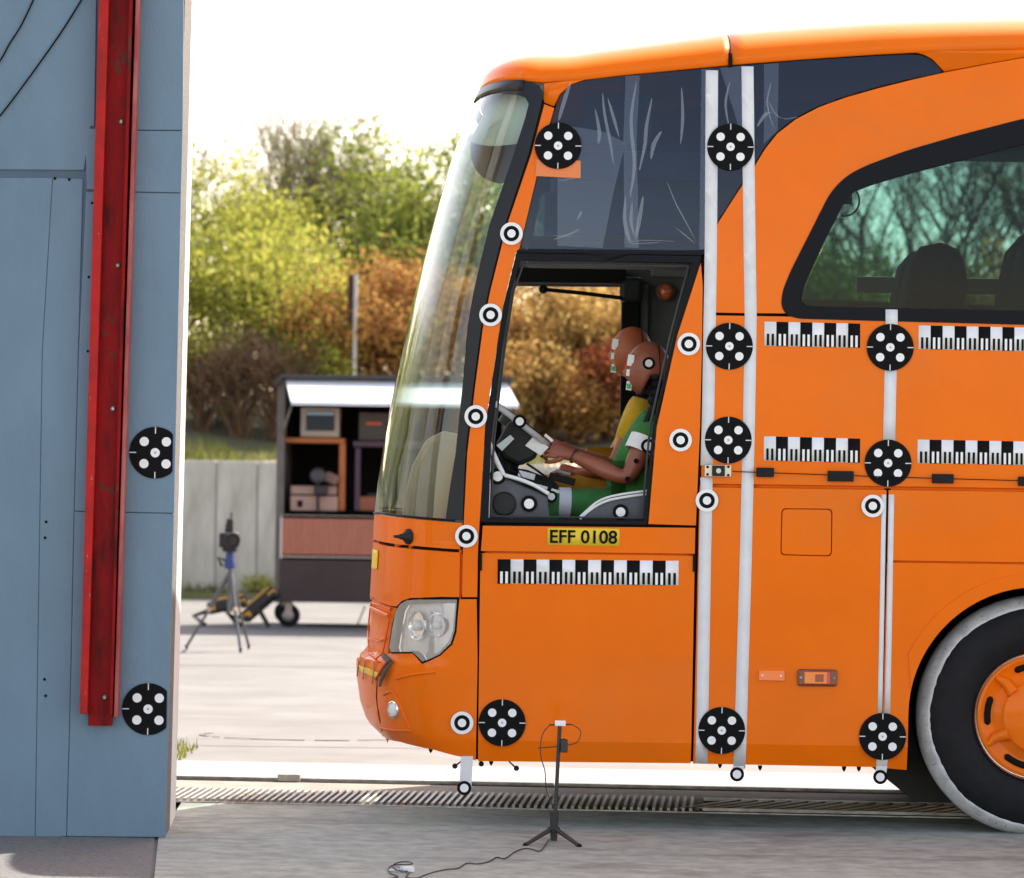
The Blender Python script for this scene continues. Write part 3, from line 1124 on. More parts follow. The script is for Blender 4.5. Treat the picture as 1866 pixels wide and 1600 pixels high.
def zroof(x): return float(np.interp(x, ZRX[:, 0], ZRX[:, 1]))


WT_PX = [(0.0, 150), (0.15, 147), (0.3, 148), (0.5, 154), (0.7, 163), (0.85, 170), (1.0, 174)]


def wtop(phi):
    p = 2 - phi if phi > 1 else phi
    py = float(np.interp(p, [a for a, b in WT_PX], [b for a, b in WT_PX]))
    return fz(p, py)[1]


NR = 18
zc0 = wtop(0.0)
xcr = xc(zc0)


def roof_prof(S, Cn, n=2.7):
    out = []
    for k in range(NR + 1):
        w = (k / NR) * math.pi / 2
        h = 1 - max(0.0, math.cos(w)) ** (2 / n)
        v = math.sin(w) ** (2 / n)
        out.append(Vector((S.x + (Cn.x - S.x) * h, S.y + (Cn.y - S.y) * h, S.z + (Cn.z - S.z) * v)))
    return out


def roof_grid(name, cols):
    V = np.array([[tuple(p) for p in c] for c in cols])
    nc, nr = V.shape[:2]
    F = []
    for i in range(nc - 1):
        for j in range(nr - 1):
            F.append((i * nr + j, (i + 1) * nr + j, (i + 1) * nr + j + 1, i * nr + j + 1))
    me = bpy.data.meshes.new(name)
    me.from_pydata(V.reshape(-1, 3).tolist(), [], F)
    bm = bmesh.new(); bm.from_mesh(me)
    bmesh.ops.remove_doubles(bm, verts=bm.verts, dist=1e-4)
    bmesh.ops.recalc_face_normals(bm, faces=bm.faces)
    up = sum(f.normal.z for f in bm.faces)
    if up < 0: bmesh.ops.reverse_faces(bm, faces=bm.faces)
    bm.to_mesh(me); bm.free()
    me.shade_smooth()
    o = link_mesh(name, me, ORANGE, coach)
    s = o.modifiers.new('solidify', 'SOLIDIFY'); s.thickness = 0.025; s.offset = -1
    return o


XSEAM = side_xz(1331, 100)[0]
apex = Vector((xcr + 0.12, CY, zroof(xcr + 0.12)))
cols = []
for k in range(0, 41):
    phi = 1 + (1 - k / 40) * 1.0           # far half
    cols.append(roof_prof(front(phi, wtop(phi)), apex))
fcols = []
for k in range(0, 81):
    phi = 2 - k / 40
    fcols.append(roof_prof(front(phi, wtop(phi)), apex))


def side_col(x, far):
    z = zsh(x)
    y = ys(z)
    S = Vector((x, 2 * CY - y if far else y, z))
    cx_ = max(x, apex.x)
    return roof_prof(S, Vector((cx_, CY, zroof(cx_))))


xs1 = list(np.linspace(xcr + 0.004, XSEAM - 0.003, 26))
xs2 = list(np.linspace(XSEAM + 0.003, side_xz(2100, 90)[0], 30)) + [2.8, 3.4, 5, 8, BUS_L - 1.0]
roof_grid('roof_front', [side_col(x, True) for x in xs1[::-1]] + fcols + [side_col(x, False) for x in xs1])
roof_grid('roof_rear', [side_col(x, False) for x in xs2])
roof_grid('roof_rear', [side_col(x, True) for x in xs2])
MB().tube([Vector(p) + Vector((0, 0, -0.012)) for p in side_col(XSEAM, False)], 0.010, 6).obj('roof_seam', DARK, coach)
rc = P(942, 124, 0.35)
MB().box(rc + Vector((0, 0, 0.002)), (0.05, 0.06, 0.02)).tube([rc + Vector((-0.03, 0, -0.014)), rc + Vector((0.035, 0, 0.012))], 0.005, 6).obj('roof_bracket', STEEL, coach)

# ------------------------------------------------------------------ windscreen
WSG = glass_mat('windscreen_glass', (0.78, 0.87, 0.82), 0.85, 1.62, 0.006)
V, F = [], []
NP, NZ = 72, 30
for i in range(NP + 1):
    phi = 2 * i / NP
    p = 2 - phi if phi > 1 else phi
    zb = fz(p, 950 - 14 * min(1, p * 1.6))[1]
    ztp = wtop(phi) - 0.006
    for j in range(NZ + 1):
        V.append(tuple(front(phi, zb + (ztp - zb) * j / NZ)))
for i in range(NP):
    for j in range(NZ):
        a = i * (NZ + 1) + j
        F.append((a, a + 1, a + NZ + 2, a + NZ + 1))
me = bpy.data.meshes.new('windscreen')
me.from_pydata(V, [], F)
me.shade_smooth()
link_mesh('windscreen', me, WSG, coach)
FRIT = mat('black_glass_edge', (0.008, 0.010, 0.014), 0.35, spec=0.25)
fo = [(989.5, 172), (987, 186), (963, 281), (919, 413), (890, 530), (877, 594), (862, 707), (848, 826), (843, 949)]
fi = [(812, 947), (822, 880), (830, 826), (843, 700), (853, 594), (866, 520), (892, 413), (936, 281), (958, 215), (964, 190), (958, 178), (940, 172), (915, 172), (915, 152), (940, 148.5), (968, 149.5), (982, 156)]
panel('windscreen_edge', fo + fi, FRIT, fr=True, off=0.004, thick=0.012, bev=0.003)
panel('seam_backing', [(990, 186), (966, 281), (921, 413), (892, 530), (879, 594), (864, 707), (850, 826), (845, 935), (842, 1000), (850, 1000), (852, 935), (858, 826), (872, 707), (887, 594), (900, 530), (930, 413), (975, 281), (998, 190)], DARK, fr=True, off=-0.012, thick=0.006, bev=0)
panel('seam_backing', [(988, 186), (962, 281), (918, 413), (889, 530), (876, 594), (861, 707), (847, 826), (842, 948), (846.5, 948), (852, 826), (866, 707), (881, 594), (894, 530), (923.5, 413), (968.5, 281), (992.5, 189)], DARK, fr=True, off=-0.001, thick=0.006, bev=0)
# pale roller blind behind the top of the windscreen
V, F = [], []
for i in range(61):
    phi = 0.05 + 1.9 * i / 60
    for dz in (-0.01, -0.12, -0.25):
        p = front(phi, wtop(phi) + dz)
        V.append((p.x + 0.06, p.y + (0.05 if phi < 1 else -0.05), p.z - (0.03 * math.sin(phi * 5) if dz < -0.15 else 0)))
for i in range(60):
    for j in range(2):
        F.append((i * 3 + j, i * 3 + j + 1, i * 3 + j + 4, i * 3 + j + 3))
me = bpy.data.meshes.new('roller_blind'); me.from_pydata(V, [], F); me.shade_smooth()
o = link_mesh('roller_blind', me, mat('blind_grey', (0.42, 0.46, 0.44), 0.8), coach)
s = o.modifiers.new('solidify', 'SOLIDIFY'); s.thickness = 0.004
# top frit running across the front
V, F = [], []
for i in range(61):
    phi = 0.12 + 1.76 * i / 60
    zt_ = wtop(phi)
    for j, dz in enumerate((0.0, -0.02, -0.045)):
        p = front(phi, zt_ + dz)
        V.append(tuple(p + Vector((-0.004, 0, 0.002))))
for i in range(60):
    for j in range(2):
        a = i * 3 + j
        F.append((a, a + 1, a + 4, a + 3))
me = bpy.data.meshes.new('windscreen_edge'); me.from_pydata(V, [], F); me.shade_smooth()
o = link_mesh('windscreen_edge', me, FRIT, coach)
s = o.modifiers.new('solidify', 'SOLIDIFY'); s.thickness = 0.004
# pale sealing line at the foot of the windscreen
MB().tube([front(p, fz(min(p, 2 - p), 949 - 14 * min(1, min(p, 2 - p) * 1.6))[1]) for p in [k / 40 for k in range(1, 80)]], 0.006, 6).obj('windscreen_seal', DSEAL, coach, smooth=60)

# ------------------------------------------------------------------ nose
panel('nose_panel', [(841.5, 953), (800, 950), (750, 945), (700, 940), ('f', 0.75, 937), ('f', 1.0, 936), ('f', 1.0, 982), ('f', 0.75, 984), (700, 988), (760, 995), (839.5, 1001)], ORANGE, fr=True, thick=0.02)
panel('nose_panel', [(839, 1007), (760, 1001), (700, 994), ('f', 0.75, 988), ('f', 1.0, 986), ('f', 1.0, 1083), ('f', 0.75, 1087), (690, 1096), (712, 1104), (722, 1105), (732, 1095), (748, 1089.5), (800, 1087.5), (838, 1088)], ORANGE, fr=True, thick=0.02)
lamp = [(742, 1094), (765, 1092.5), (833, 1092.5), (829, 1150), (821, 1173), (801, 1192), (770, 1206), (761, 1197), (752, 1188), (713, 1188), (710, 1180), (716, 1140), (722, 1114), (730, 1101)]
panel('bumper', [(836.5, 1092), (868.5, 1092), (867, 1386), (830, 1377), (790, 1366), (730, 1352), (700, 1344), ('f', 0.75, 1340), ('f', 1.0, 1338), ('f', 1.0, 1198), ('f', 0.75, 1199), (672, 1202), (692, 1209), (706, 1191), (751, 1191), (759, 1199), (769, 1210), (803, 1195), (824, 1175), (832, 1152)], ORANGE, fr=True, thick=0.02)
panel('grille', [('f', 1.0, 1087), ('f', 0.75, 1091), (690, 1099), (712, 1107), (720, 1108), (709, 1150), (704, 1189), (691, 1206), (672, 1199), ('f', 0.75, 1196), ('f', 1.0, 1195)], ORANGE, fr=True, off=-0.010, thick=0.01)
for pl, rad in (([(677, 1098), (713, 1110), (709, 1132), (703, 1165), (698, 1190), (686, 1200), (672, 1190), (671, 1150), (675, 1110)], 0.0045), ([(672, 1164), (690, 1168), (703, 1163)], 0.004), ([(677, 1108), (690, 1114), (708, 1122)], 0.009)):
    q = [hit(*p) for p in pl]
    if rad == 0.0045: q.append(q[0])
    MB().tube([surf(*p) + Vector((-0.001, -0.001, 0)) for p in q], rad, 8).obj('grille_bar', ORANGE, coach, smooth=60)
for pl, m_ in (([(846, 1000), (836, 1000), (834, 1092), (846, 1092)], ORANGE), ([(846, 998), (800, 994), (760, 990), (700, 984), ('f', 0.8, 980), ('f', 0.8, 992), (700, 999), (760, 1006), (846, 1010)], DARK),
               ([(840, 1084), (790, 1083), (730, 1090), (720, 1100), (705, 1100), (680, 1090), (672, 1100), (715, 1116), (735, 1101), (868, 1096), (868, 1085)], DARK)):
    panel('seam_backing', pl, m_, fr=True, off=-0.021, thick=0.005, bev=0)
# bumper details
FOGY = [(717, 1293)]
a, z = hit(717, 1293)
c0 = surf(a, z); n0 = nrm(surf, a, z)
axd = (n0 * 0.5 + Vector((-0.6, -0.75, 0)) * 0.5).normalized()
fog = MB().lathe([(0.036, 0.0), (0.038, 0.012), (0.033, 0.016), (0.030, 0.006), (0.0, 0.004)], c0 - n0 * 0.006, axd, 28).obj('fog_lamp', CHROME, coach, smooth=40)
MB().lathe([(0.030, 0.010), (0.02, 0.016), (0.0, 0.018)], c0 - n0 * 0.004, axd, 24).obj('lens', mat('lamp_lens', (0.75, 0.78, 0.8), 0.06, coat=1.0), fog, smooth=60)
for pl, rad in (([(722, 1237), (745, 1231), (770, 1227), (792, 1225)], 0.006), ([(700, 1266), (708, 1261), (717, 1262), (726, 1278), (736, 1302), (747, 1327)], 0.007), ([(692, 1326), (715, 1330), (752, 1332)], 0.006), ([(688, 1238), (687, 1280), (688, 1341)], 0.003)):
    q = [hit(*p) for p in pl]
    MB().tube([surf(*p) for p in smooth_line([surf(*k) for k in q], 4) for p in [hit(*proj(p))]], rad, 8).obj('bumper_crease' if rad > 0.004 else 'bumper_seam', ORANGE if rad > 0.004 else DARK, coach, smooth=60)
# yellow tape with grey clips and a strap end over the bumper top
panel('yellow_tape', [('f', 0.72, 1212), (655, 1212), (672, 1218), (694, 1227), (694, 1236), (670, 1228), (655, 1221), ('f', 0.72, 1220)], YELLOW, fr=True, off=0.004, thick=0.002, bev=0)
for pa, pb in (((657, 1204), (653, 1232)), ((668, 1204), (664, 1238)), ((684, 1206), (681, 1246))):
    MB().tube([surf(*hit(*pa)) + Vector((-0.006, -0.006, 0)), surf(*hit(*pb)) + Vector((-0.006, -0.006, 0))], 0.003, 6).obj('clip', STEEL, coach)
st = [(704, 1194), (716, 1206), (708, 1222), (700, 1238), (697, 1250)]
MB().tube([surf(*hit(*p)) + Vector((-0.012, -0.015, 0)) for p in st], [0.012, 0.014, 0.012, 0.01, 0.007], 6).obj('strap_end', mat('strap', (0.10, 0.085, 0.07), 0.8, var=0.4, vscale=40), coach)
MB().tube([surf(*hit(*p)) + Vector((-0.012, -0.015, 0)) for p in [(716, 1200), (703, 1216), (690, 1238)]], 0.006, 6).obj('strap_end', mat('red_strap', (0.45, 0.04, 0.02), 0.6), coach)
# black nozzle
a, z = hit(745, 978)
c0 = surf(a, z); n0 = nrm(surf, a, z)
MB().lathe([(0.036, -0.004), (0.034, 0.008), (0.024, 0.018), (0.014, 0.03), (0.012, 0.045), (0.008, 0.05), (0.006, 0.075)], c0, (n0 + Vector((-0.55, -0.35, 0))).normalized(), 20).obj('nozzle', BLACK, coach, smooth=40)
panel('front_plate', [('f', 0.66, 1003), ('f', 0.8, 1001), ('f', 0.8, 1035), ('f', 0.66, 1037)], YELLOW, fr=True, off=0.006, thick=0.003, bev=0)

# headlamp: housing, reflectors and clear cover
HSG = mat('lamp_housing', (0.82, 0.79, 0.74), 0.35)
CHR2 = mat('lamp_reflector', (0.82, 0.84, 0.88), 0.08, metal=1.0)
hl = panel('headlamp', lamp, HSG, fr=True, off=-0.05, thick=0.01, bev=0)
for pl, m_, nm in (([(803, 1098), (829, 1098), (824, 1150), (816, 1168), (798, 1186), (772, 1200), (764, 1192), (782, 1180), (800, 1160), (809, 1130)], CHROME, 'bezel'),
                   ([(775, 1112), (806, 1118), (808, 1140), (800, 1150), (778, 1148)], CHR2, 'reflector'), ([(776, 1152), (803, 1152), (796, 1168), (780, 1182), (770, 1184)], CHR2, 'reflector')):
    panel(nm, pl, m_, fr=True, off=-0.034, thick=0.008, bev=0.004, parent=hl)
a, z = hit(745, 1142)
c0 = surf(a, z); n0 = nrm(surf, a, z)
for px, r in ((750, 0.062), (790, 0.05)):
    a, z = hit(px, 1140)
    c0 = surf(a, z); n0 = nrm(surf, a, z)
    ax_ = (n0 + Vector((-0.6, -0.3, 0))).normalized()
    pr = [(r * math.sin(k / 8 * 1.35), -r * math.cos(k / 8 * 1.35) * 0.7) for k in range(0, 9)]
    MB().lathe([(max(p[0], 0.0), p[1]) for p in pr] + [(r * 1.04, -0.008), (r * 1.06, -0.02)], c0 - n0 * 0.018, ax_, 28).obj('reflector_bowl', CHR2, hl, smooth=50)
    MB().sphere(c0 - n0 * 0.035, r * 0.42, 16, 10).obj('bulb_lens', mat('lamp_lens', (0.75, 0.78, 0.8), 0.06, coat=1.0), hl, smooth=60)
panel('lens_cover', lamp, glass_mat('lamp_cover', (0.95, 0.95, 0.96), 1.0, 1.45, 0.02, film=0.30, fcol=(0.85, 0.82, 0.76)), fr=True, off=0.002, thick=0.0, bev=0, parent=hl)
panel('lamp_gasket', [(735, 1090), (760, 1088.5), (836, 1088.5), (833, 1151), (824, 1176), (803, 1196), (769, 1210), (758, 1199), (750, 1191), (711, 1191), (706.5, 1181), (713, 1138), (719, 1112)], DARK,
      holes=[lamp], fr=True, off=-0.004, thick=0.04, bev=0)


# ------------------------------------------------------------------ targets, tapes and scales on the coach
def on_side(px, py, out=0.003):
    x, z = side_xz(px, py)
    e = 0.01
    sl = (ys(z + e) - ys(z - e)) / (2 * e)
    rx = -math.atan(sl)
    return Vector((x, ys(z) - out, z)), rx


def tape(pts, w, m=TAPE, name='tape_stripe', off=0.0022, wr=None):
    """pts = left edge px points; w px wide"""
    l = [(a, b) for a, b in pts]
    r = [(a + w, b + R_ * w) for a, b in pts]
    return panel(name, l + r[::-1], m, off=off, thick=0.001, bev=0)


T1 = [(1286, 128), (1285, 300), (1284, 460), (1282, 580), (1279, 760), (1276.5, 848)]
T1b = [(1276, 870), (1276.5, 886), (1274, 1000), (1269, 1300), (1267, 1391)]
T2 = [(1351, 121), (1353, 300), (1355, 460), (1357, 580), (1354, 760), (1351, 886), (1347, 1050), (1341, 1250), (1336, 1400)]
tape(T1, 22.5); tape(T1b, 22); tape(T2, 22)
tape([(1613.5, 564), (1613.5, 600)], 22, off=0.0065)
tape([(1612, 670), (1609, 806)], 22)
tape([(1606.5, 901), (1602, 1160), (1599, 1300)], 8.5); tape([(1619.5, 901), (1615, 1160), (1612, 1300)], 10)
tape([(1598, 1378), (1596, 1400)], 20)
for px, py in ((1331, 268), (1329, 631), (1327, 802), (1315, 1331), (915, 1317), (1622, 633), (1618, 844), (1608, 1342), (1017, 266)):
    loc, rx = on_side(px, py, 0.0075 if py < 400 else 0.0045)
    five_dot(loc, coach, rx)
for px, py in ((932, 426), (894, 574), (867, 759), (850, 977), (842, 1317), (1255, 627), (1240, 802), (1288, 912), (1590, 922)):
    loc, rx = on_side(px, py, 0.009)
    ring_target(loc, coach, rx)
# hanging strips with small dots below the sill
for (xa, ya, xb, yb, w, px, py) in ((840, 1378, 837, 1436, 22, 846, 1436), (1336, 1396, 1333, 1412, 20, 1343, 1411), (1597, 1396, 1594, 1417, 20, 1604, 1416)):
    q = [P(xa, ya, 0.02), P(xa + w, ya, 0.02), P(xb + w, yb, 0.02), P(xb, yb, 0.02)]
    MB().prism([(p.x, p.z) for p in q], 0.02, 0.024).obj('hanging_tape', TAPE, coach)
    dark_dot(P(px, py, 0.017), coach, 0.031)


def scale_strip(x0, y0, pitch, n, hgt, first_black, dy=R_):
    """printed scale: blocks above, fine ticks below"""
    def q(u, v): return (x0 + u - v * R_ * 0.6, y0 + u * dy + v)
    L = pitch * n
    o = panel('scale_strip', [q(0, 0), q(L, 0), q(L, hgt), q(0, hgt)], WHITE, off=0.003, thick=0.002, bev=0)
    wt = []
    bt = []
    for i in range(n):
        blk = (i % 2 == 0) == first_black
        u = i * pitch
        if blk:
            panel('black_block', [q(u, 0), q(u + pitch, 0), q(u + pitch, hgt), q(u, hgt)], BSTICK, off=0.0042, thick=0.001, bev=0, parent=o)
        for k in (1, 3):
            (wt if blk else bt).append((u + pitch * k / 5, u + pitch * (k + 1) / 5))
    for lst, m_, nm, of in ((wt, WHITE, 'white_ticks', 0.0055), (bt, BSTICK, 'black_ticks', 0.0045)):
        mb = MB()
        for a, b in lst:
            pl = [q(a, hgt * 0.5), q(b, hgt * 0.5), q(b, hgt - 0.6), q(a, hgt - 0.6)]
            pp = [side_xz(*p) for p in pl]
            mb.prism(pp, -of, -of + 0.001)
        mb.obj(nm, m_, o)['kind'] = 'stuff'
    return o


scale_strip(907, 1019, 23.55, 14, 44.5, True, 0.009)
scale_strip(1393, 586, 21.8, 8, 44, False, 0.022)
scale_strip(1392, 795, 21.9, 8, 44, False, 0.025)
scale_strip(1674, 593, 21.8, 14, 43, False, 0.02)
scale_strip(1672, 801, 21.8, 14, 43, False, 0.018)

# identification plate
pl = panel('number_sticker', [(998, 961.5), (1129, 963.5), (1128.5, 995), (997, 993)], YELLOW, off=0.003, thick=0.002, bev=0)
cu = bpy.data.curves.new('text', 'FONT')
cu.body = 'EFF 0108'
cu.size = 0.083
cu.extrude = 0.0008
cu.offset = 0.0014
cu.align_x = 'CENTER'; cu.align_y = 'CENTER'
to = bpy.data.objects.new('tmp', cu)
C.objects.link(to)
bpy.context.view_layer.update()
tm = bpy.data.meshes.new_from_object(to.evaluated_get(bpy.context.evaluated_depsgraph_get()))
bpy.data.objects.remove(to)
wtx = max(v.co.x for v in tm.vertices) - min(v.co.x for v in tm.vertices)
sx = 0.292 / wtx
hh = max(v.co.y for v in tm.vertices) - min(v.co.y for v in tm.vertices)
sz = 0.058 / hh
cx_ = (max(v.co.x for v in tm.vertices) + min(v.co.x for v in tm.vertices)) / 2
cy_ = (max(v.co.y for v in tm.vertices) + min(v.co.y for v in tm.vertices)) / 2
p = P(1063.5, 978.2, 0)
for v in tm.vertices:
    x, y, z = v.co
    v.co = (p.x + (x - cx_) * sx, -0.0058 - z, p.z + (y - cy_) * sz)
tm.name = 'lettering'
link_mesh('lettering', tm, BSTICK, pl)

# trigger wire with latch and rubber blocks
lt = P(1308, 858, 0)
la = MB().box(lt + Vector((0, -0.008, 0)), (0.115, 0.008, 0.05)).obj('latch', mat('bare_plate', (0.62, 0.58, 0.48), 0.4, metal=0.4), coach, bev=0.002)
MB().box(lt + Vector((0.002, -0.018, 0)), (0.055, 0.012, 0.046)).obj('block', BLACK, la, bev=0.002)
MB().lathe([(0.011, 0), (0.011, 0.005), (0.0, 0.006)], lt + Vector((0.002, -0.024, 0)), n=14).obj('button', mat('pale_button', (0.55, 0.6, 0.45), 0.5), la)
for dx, dz in ((-0.045, 0.016), (-0.045, -0.016), (0.045, 0.018), (0.045, -0.018)):
    MB().lathe([(0.006, 0), (0.006, 0.003)], lt + Vector((dx, -0.012, dz)), n=10).obj('screw_hole', DARK, la)
wp = [P(x, y, -0.012) for x, y in ((1335, 859), (1400, 861.5), (1530, 866), (1618, 869), (1716, 872), (1866, 876), (2050, 880))]
MB().tube(wp, 0.0022, 6).obj('wire', DARK, coach)
for x0_, x1_, y_, h_ in ((1378, 1410, 860.5, 17), (1508, 1555, 867.5, 19), (1698, 1737, 872, 17), (1855, 1900, 877, 17)):
    a, b = P(x0_, y_, 0), P(x1_, y_ + 0.5, 0)
    MB().box((a + b) / 2 + Vector((0, -0.012, 0)), ((b - a).length, 0.024, h_ / 420)).obj('rubber_block', RUBBER, coach, bev=0.003)

# side marker lamp and reflector
AMB = mat('amber_lens', (0.85, 0.20, 0.01), 0.12, coat=1.0)
c0 = P(1489, 1235, 0)
ml = MB().box(c0 + Vector((0, -0.008, 0)), (0.172, 0.02, 0.074)).obj('marker_lamp', mat('lamp_brown', (0.16, 0.035, 0.015), 0.3, coat=0.5), coach, bev=0.010)
MB().box(c0 + Vector((-0.005, -0.020, 0)), (0.105, 0.012, 0.052)).obj('lens', AMB, ml, bev=0.004)
MB().box(c0 + Vector((0.008, -0.028, 0)), (0.035, 0.005, 0.032)).obj('bulb', mat('bulb_brown', (0.30, 0.07, 0.02), 0.2), ml, bev=0.002)
MB().box(c0 + Vector((0.047, -0.022, 0)), (0.014, 0.012, 0.052)).obj('red_edge', mat('red_lens', (0.6, 0.03, 0.01), 0.15, coat=1.0), ml, bev=0.002)
for s in (-1, 1):
    MB().lathe([(0.006, 0), (0.006, 0.004), (0.002, 0.006)], c0 + Vector((s * 0.072, -0.018, 0)), n=10).obj('screw', STEEL, ml)
c0 = P(1406, 1231, 0)
rf_ = MB().box(c0 + Vector((0, -0.005, 0)), (0.112, 0.012, 0.044)).obj('reflector', mat('orange_reflector', (0.85, 0.17, 0.01), 0.2, coat=0.8), coach, bev=0.002)
for s in (-1, 1):
    MB().lathe([(0.005, 0), (0.005, 0.003)], c0 + Vector((s * 0.04, -0.011, 0)), n=10).obj('screw', TAPE, rf_)
# hinge blocks of the door
for px, py in ((876, 1024), (1265, 1026)):
    c0 = P(px, py, 0)
    MB().box(c0 + Vector((0, 0.0, 0)), (0.012, 0.014, 0.075)).obj('hinge', DARK, coach)
# scuffs: drain plugs hanging from the sill
for a, b in (((842, 1386), (829, 1396)), ((874, 1386), (877, 1392)), ((928, 1388), (941, 1400))):
    p0, p1 = P(*a, 0.1), P(*b, 0.1)
    MB().tube([p0 + Vector((0, 0, 0.05)), p0, p1], 0.004, 6).sphere(p1, 0.012, 10, 8).obj('sill_knob', BLACK, coach, smooth=50)
for x_, y_ in ((1312, 1395), (1385, 1399), (1538, 1401), (1565, 1401), (785, 1367), (895, 1390)):
    p0 = P(x_, y_, 0.08)
    MB().lathe([(0.010, 0.0), (0.008, 0.012), (0.002, 0.022)], p0 + Vector((0, 0, 0.010)), (0, 0, -1), 8).obj('sill_screw', DARK, coach)

# ------------------------------------------------------------------ wheels
WB = (0.78, 0.78, 0.8)


def wheel(cx, cy):
    c = P(cx, cy, 0.10)
    c = Vector((c.x, 0.13, 0.522))
    w = MB().lathe([(0.275, 0.02), (0.285, 0.05), (0.31, 0.072), (0.37, 0.082), (0.43, 0.076), (0.478, 0.055), (0.508, 0.02), (0.520, -0.02), (0.522, -0.06), (0.522, -0.22), (0.50, -0.27), (0.42, -0.29), (0.28, -0.27)], c, n=96).obj('wheel', RUBBER, coach, smooth=50)
    # white tape wrapped round the shoulder of the tyre
    rnd = random.Random(3)
    n = 150
    V, F = [], []
    inner = [0.470 + 0.002 * math.sin(k * 0.35) + 0.004 * rnd.random() for k in range(n)]
    for k in range(n):
        t = 2 * math.pi * k / n
        for r, h in ((inner[k], 0.0665 - max(0, inner[k] - 0.462) * 0.55), (0.484, 0.0545), (0.5105, 0.0222), (0.5235, -0.02), (0.5248, -0.05)):
            V.append((c.x + r * math.cos(t), c.y - h, c.z + r * math.sin(t)))
    for k in range(n):
        k2 = (k + 1) % n
        for j in range(4):
            F.append((k * 5 + j, k * 5 + j + 1, k2 * 5 + j + 1, k2 * 5 + j))
    me = bpy.data.meshes.new('tyre_tape'); me.from_pydata(V, [], F)
    bm = bmesh.new(); bm.from_mesh(me); bmesh.ops.recalc_face_normals(bm, faces=bm.faces); bm.to_mesh(me); bm.free()
    me.shade_smooth()
    o = link_mesh('tyre_tape', me, mat('grubby_white_tape', (0.40, 0.41, 0.415), 0.6, col2=(0.60, 0.61, 0.61), vscale=14), w)
    s = o.modifiers.new('solidify', 'SOLIDIFY'); s.thickness = 0.002; s.offset = 1
    mk = MB()
    for k in range(72):
        t = 2 * math.pi * (k + rnd.uniform(-0.2, 0.2)) / 72
        r0 = rnd.uniform(0.478, 0.484); r1 = r0 + rnd.uniform(0.012, 0.022)
        tl = rnd.uniform(-0.02, 0.02)
        mk.tube([(c.x + r0 * math.cos(t), c.y - 0.0605 + (r0 - 0.476) * 0.9, c.z + r0 * math.sin(t)), (c.x + r1 * math.cos(t + tl), c.y - 0.0605 + (r1 - 0.476) * 1.05, c.z + r1 * math.sin(t + tl))], 0.003, 4)
    mk.obj('tape_wrinkle', mat('wrinkle_grey', (0.14, 0.14, 0.15), 0.8), w)['kind'] = 'stuff'
    # rim ring and orange hub cover
    MB().lathe([(0.272, 0.02), (0.274, 0.056), (0.279, 0.062), (0.285, 0.056), (0.286, 0.03)], c, n=72).obj('rim', CHROME, w, smooth=50)
    hc = MB().lathe([(0.270, 0.03), (0.268, 0.052), (0.255, 0.057), (0.24, 0.046), (0.20, 0.040), (0.165, 0.058), (0.155, 0.074), (0.12, 0.084), (0.06, 0.090), (0.0, 0.092)], c, n=72).obj('hub_cover', ORANGE, w, smooth=35)
    for k in range(5):
        t = math.radians(174 + 72 * k)
        pts = []
        for j in range(-6, 7):
            tt = t + j * 0.047
            pts.append((c.x + 0.222 * math.cos(tt), c.y - 0.043, c.z + 0.222 * math.sin(tt)))
        MB().tube(pts, [0.006] + [0.015] * 11 + [0.006], 10).obj('hub_slot', DARK, hc, smooth=60)
        t2 = t + math.radians(36)
        MB().tube([(c.x + 0.150 * math.cos(t2), c.y - 0.068, c.z + 0.150 * math.sin(t2)), (c.x + 0.205 * math.cos(t2 - 0.06), c.y - 0.050, c.z + 0.205 * math.sin(t2 - 0.06)), (c.x + 0.252 * math.cos(t2), c.y - 0.050, c.z + 0.252 * math.sin(t2))], [0.03, 0.024, 0.012], 10).obj('hub_spoke', ORANGE, hc, smooth=60)
    # dark wheel housing
    pts = []
    V, F = [], []
    for k in range(31):
        t = math.radians(-8 + 196 * k / 30)
        for y in (0.03, 0.62):
            V.append((c.x + 0.575 * math.cos(t), y, c.z + 0.0 + 0.575 * math.sin(t)))
    for k in range(30):
        F.append((2 * k, 2 * k + 1, 2 * k + 3, 2 * k + 2))
    me = bpy.data.meshes.new('wheel_housing'); me.from_pydata(V, [], F)
    o = link_mesh('wheel_housing', me, DARK, coach)
    s = o.modifiers.new('solidify', 'SOLIDIFY'); s.thickness = 0.01; s.offset = 1
    return c


wc1 = wheel(WCX, WCY)
wc2 = wheel(WR2, rr(WCY, WR2))
for c in (wc1, wc2):   # wheels of the far side
    MB().lathe([(0.26, 0.0), (0.45, 0.03), (0.522, -0.02), (0.522, -0.24), (0.28, -0.27)], (c.x, 2.42, 0.522), (0, 1, 0), 48).obj('wheel', RUBBER, coach, smooth=50)

# ------------------------------------------------------------------ underbody and inside
UNDER = mat('underbody', (0.02, 0.019, 0.018), 0.8)
xa = side_xz(905, 1300)[0]
MB().box(((xa + 1.62) / 2 + 0.05, CY, 0.54), (1.62 - xa - 0.1, 2.36, 0.42)).obj('underbody', UNDER, coach)
MB().box(((1.62 + BUS_L - 1.2) / 2, CY, 0.60), (BUS_L - 1.2 - 1.62, 1.25, 0.42)).obj('underbody', UNDER, coach)
p0, p1 = P(1592, 1400, 0.5), P(1668, 1462, 0.5)
MB().prism([(p0.x, p0.z), (p1.x, p1.z), (p1.x + 1.2, p1.z), (p1.x + 1.2, 0.5), (p0.x, 0.5)], 0.5, 2.2).obj('axle_shade_block', UNDER, coach)  # dark block shaped to shade the ground beside the front wheel
FLOORM = mat('bus_floor', (0.05, 0.05, 0.052), 0.8)
MB().box((0.42, CY, 0.80), (1.16, 2.4, 0.06)).obj('cab_floor', FLOORM, coach)
MB().box((5.25, CY, 1.42), (8.5, 2.42, 0.06)).obj('saloon_floor', FLOORM, coach)
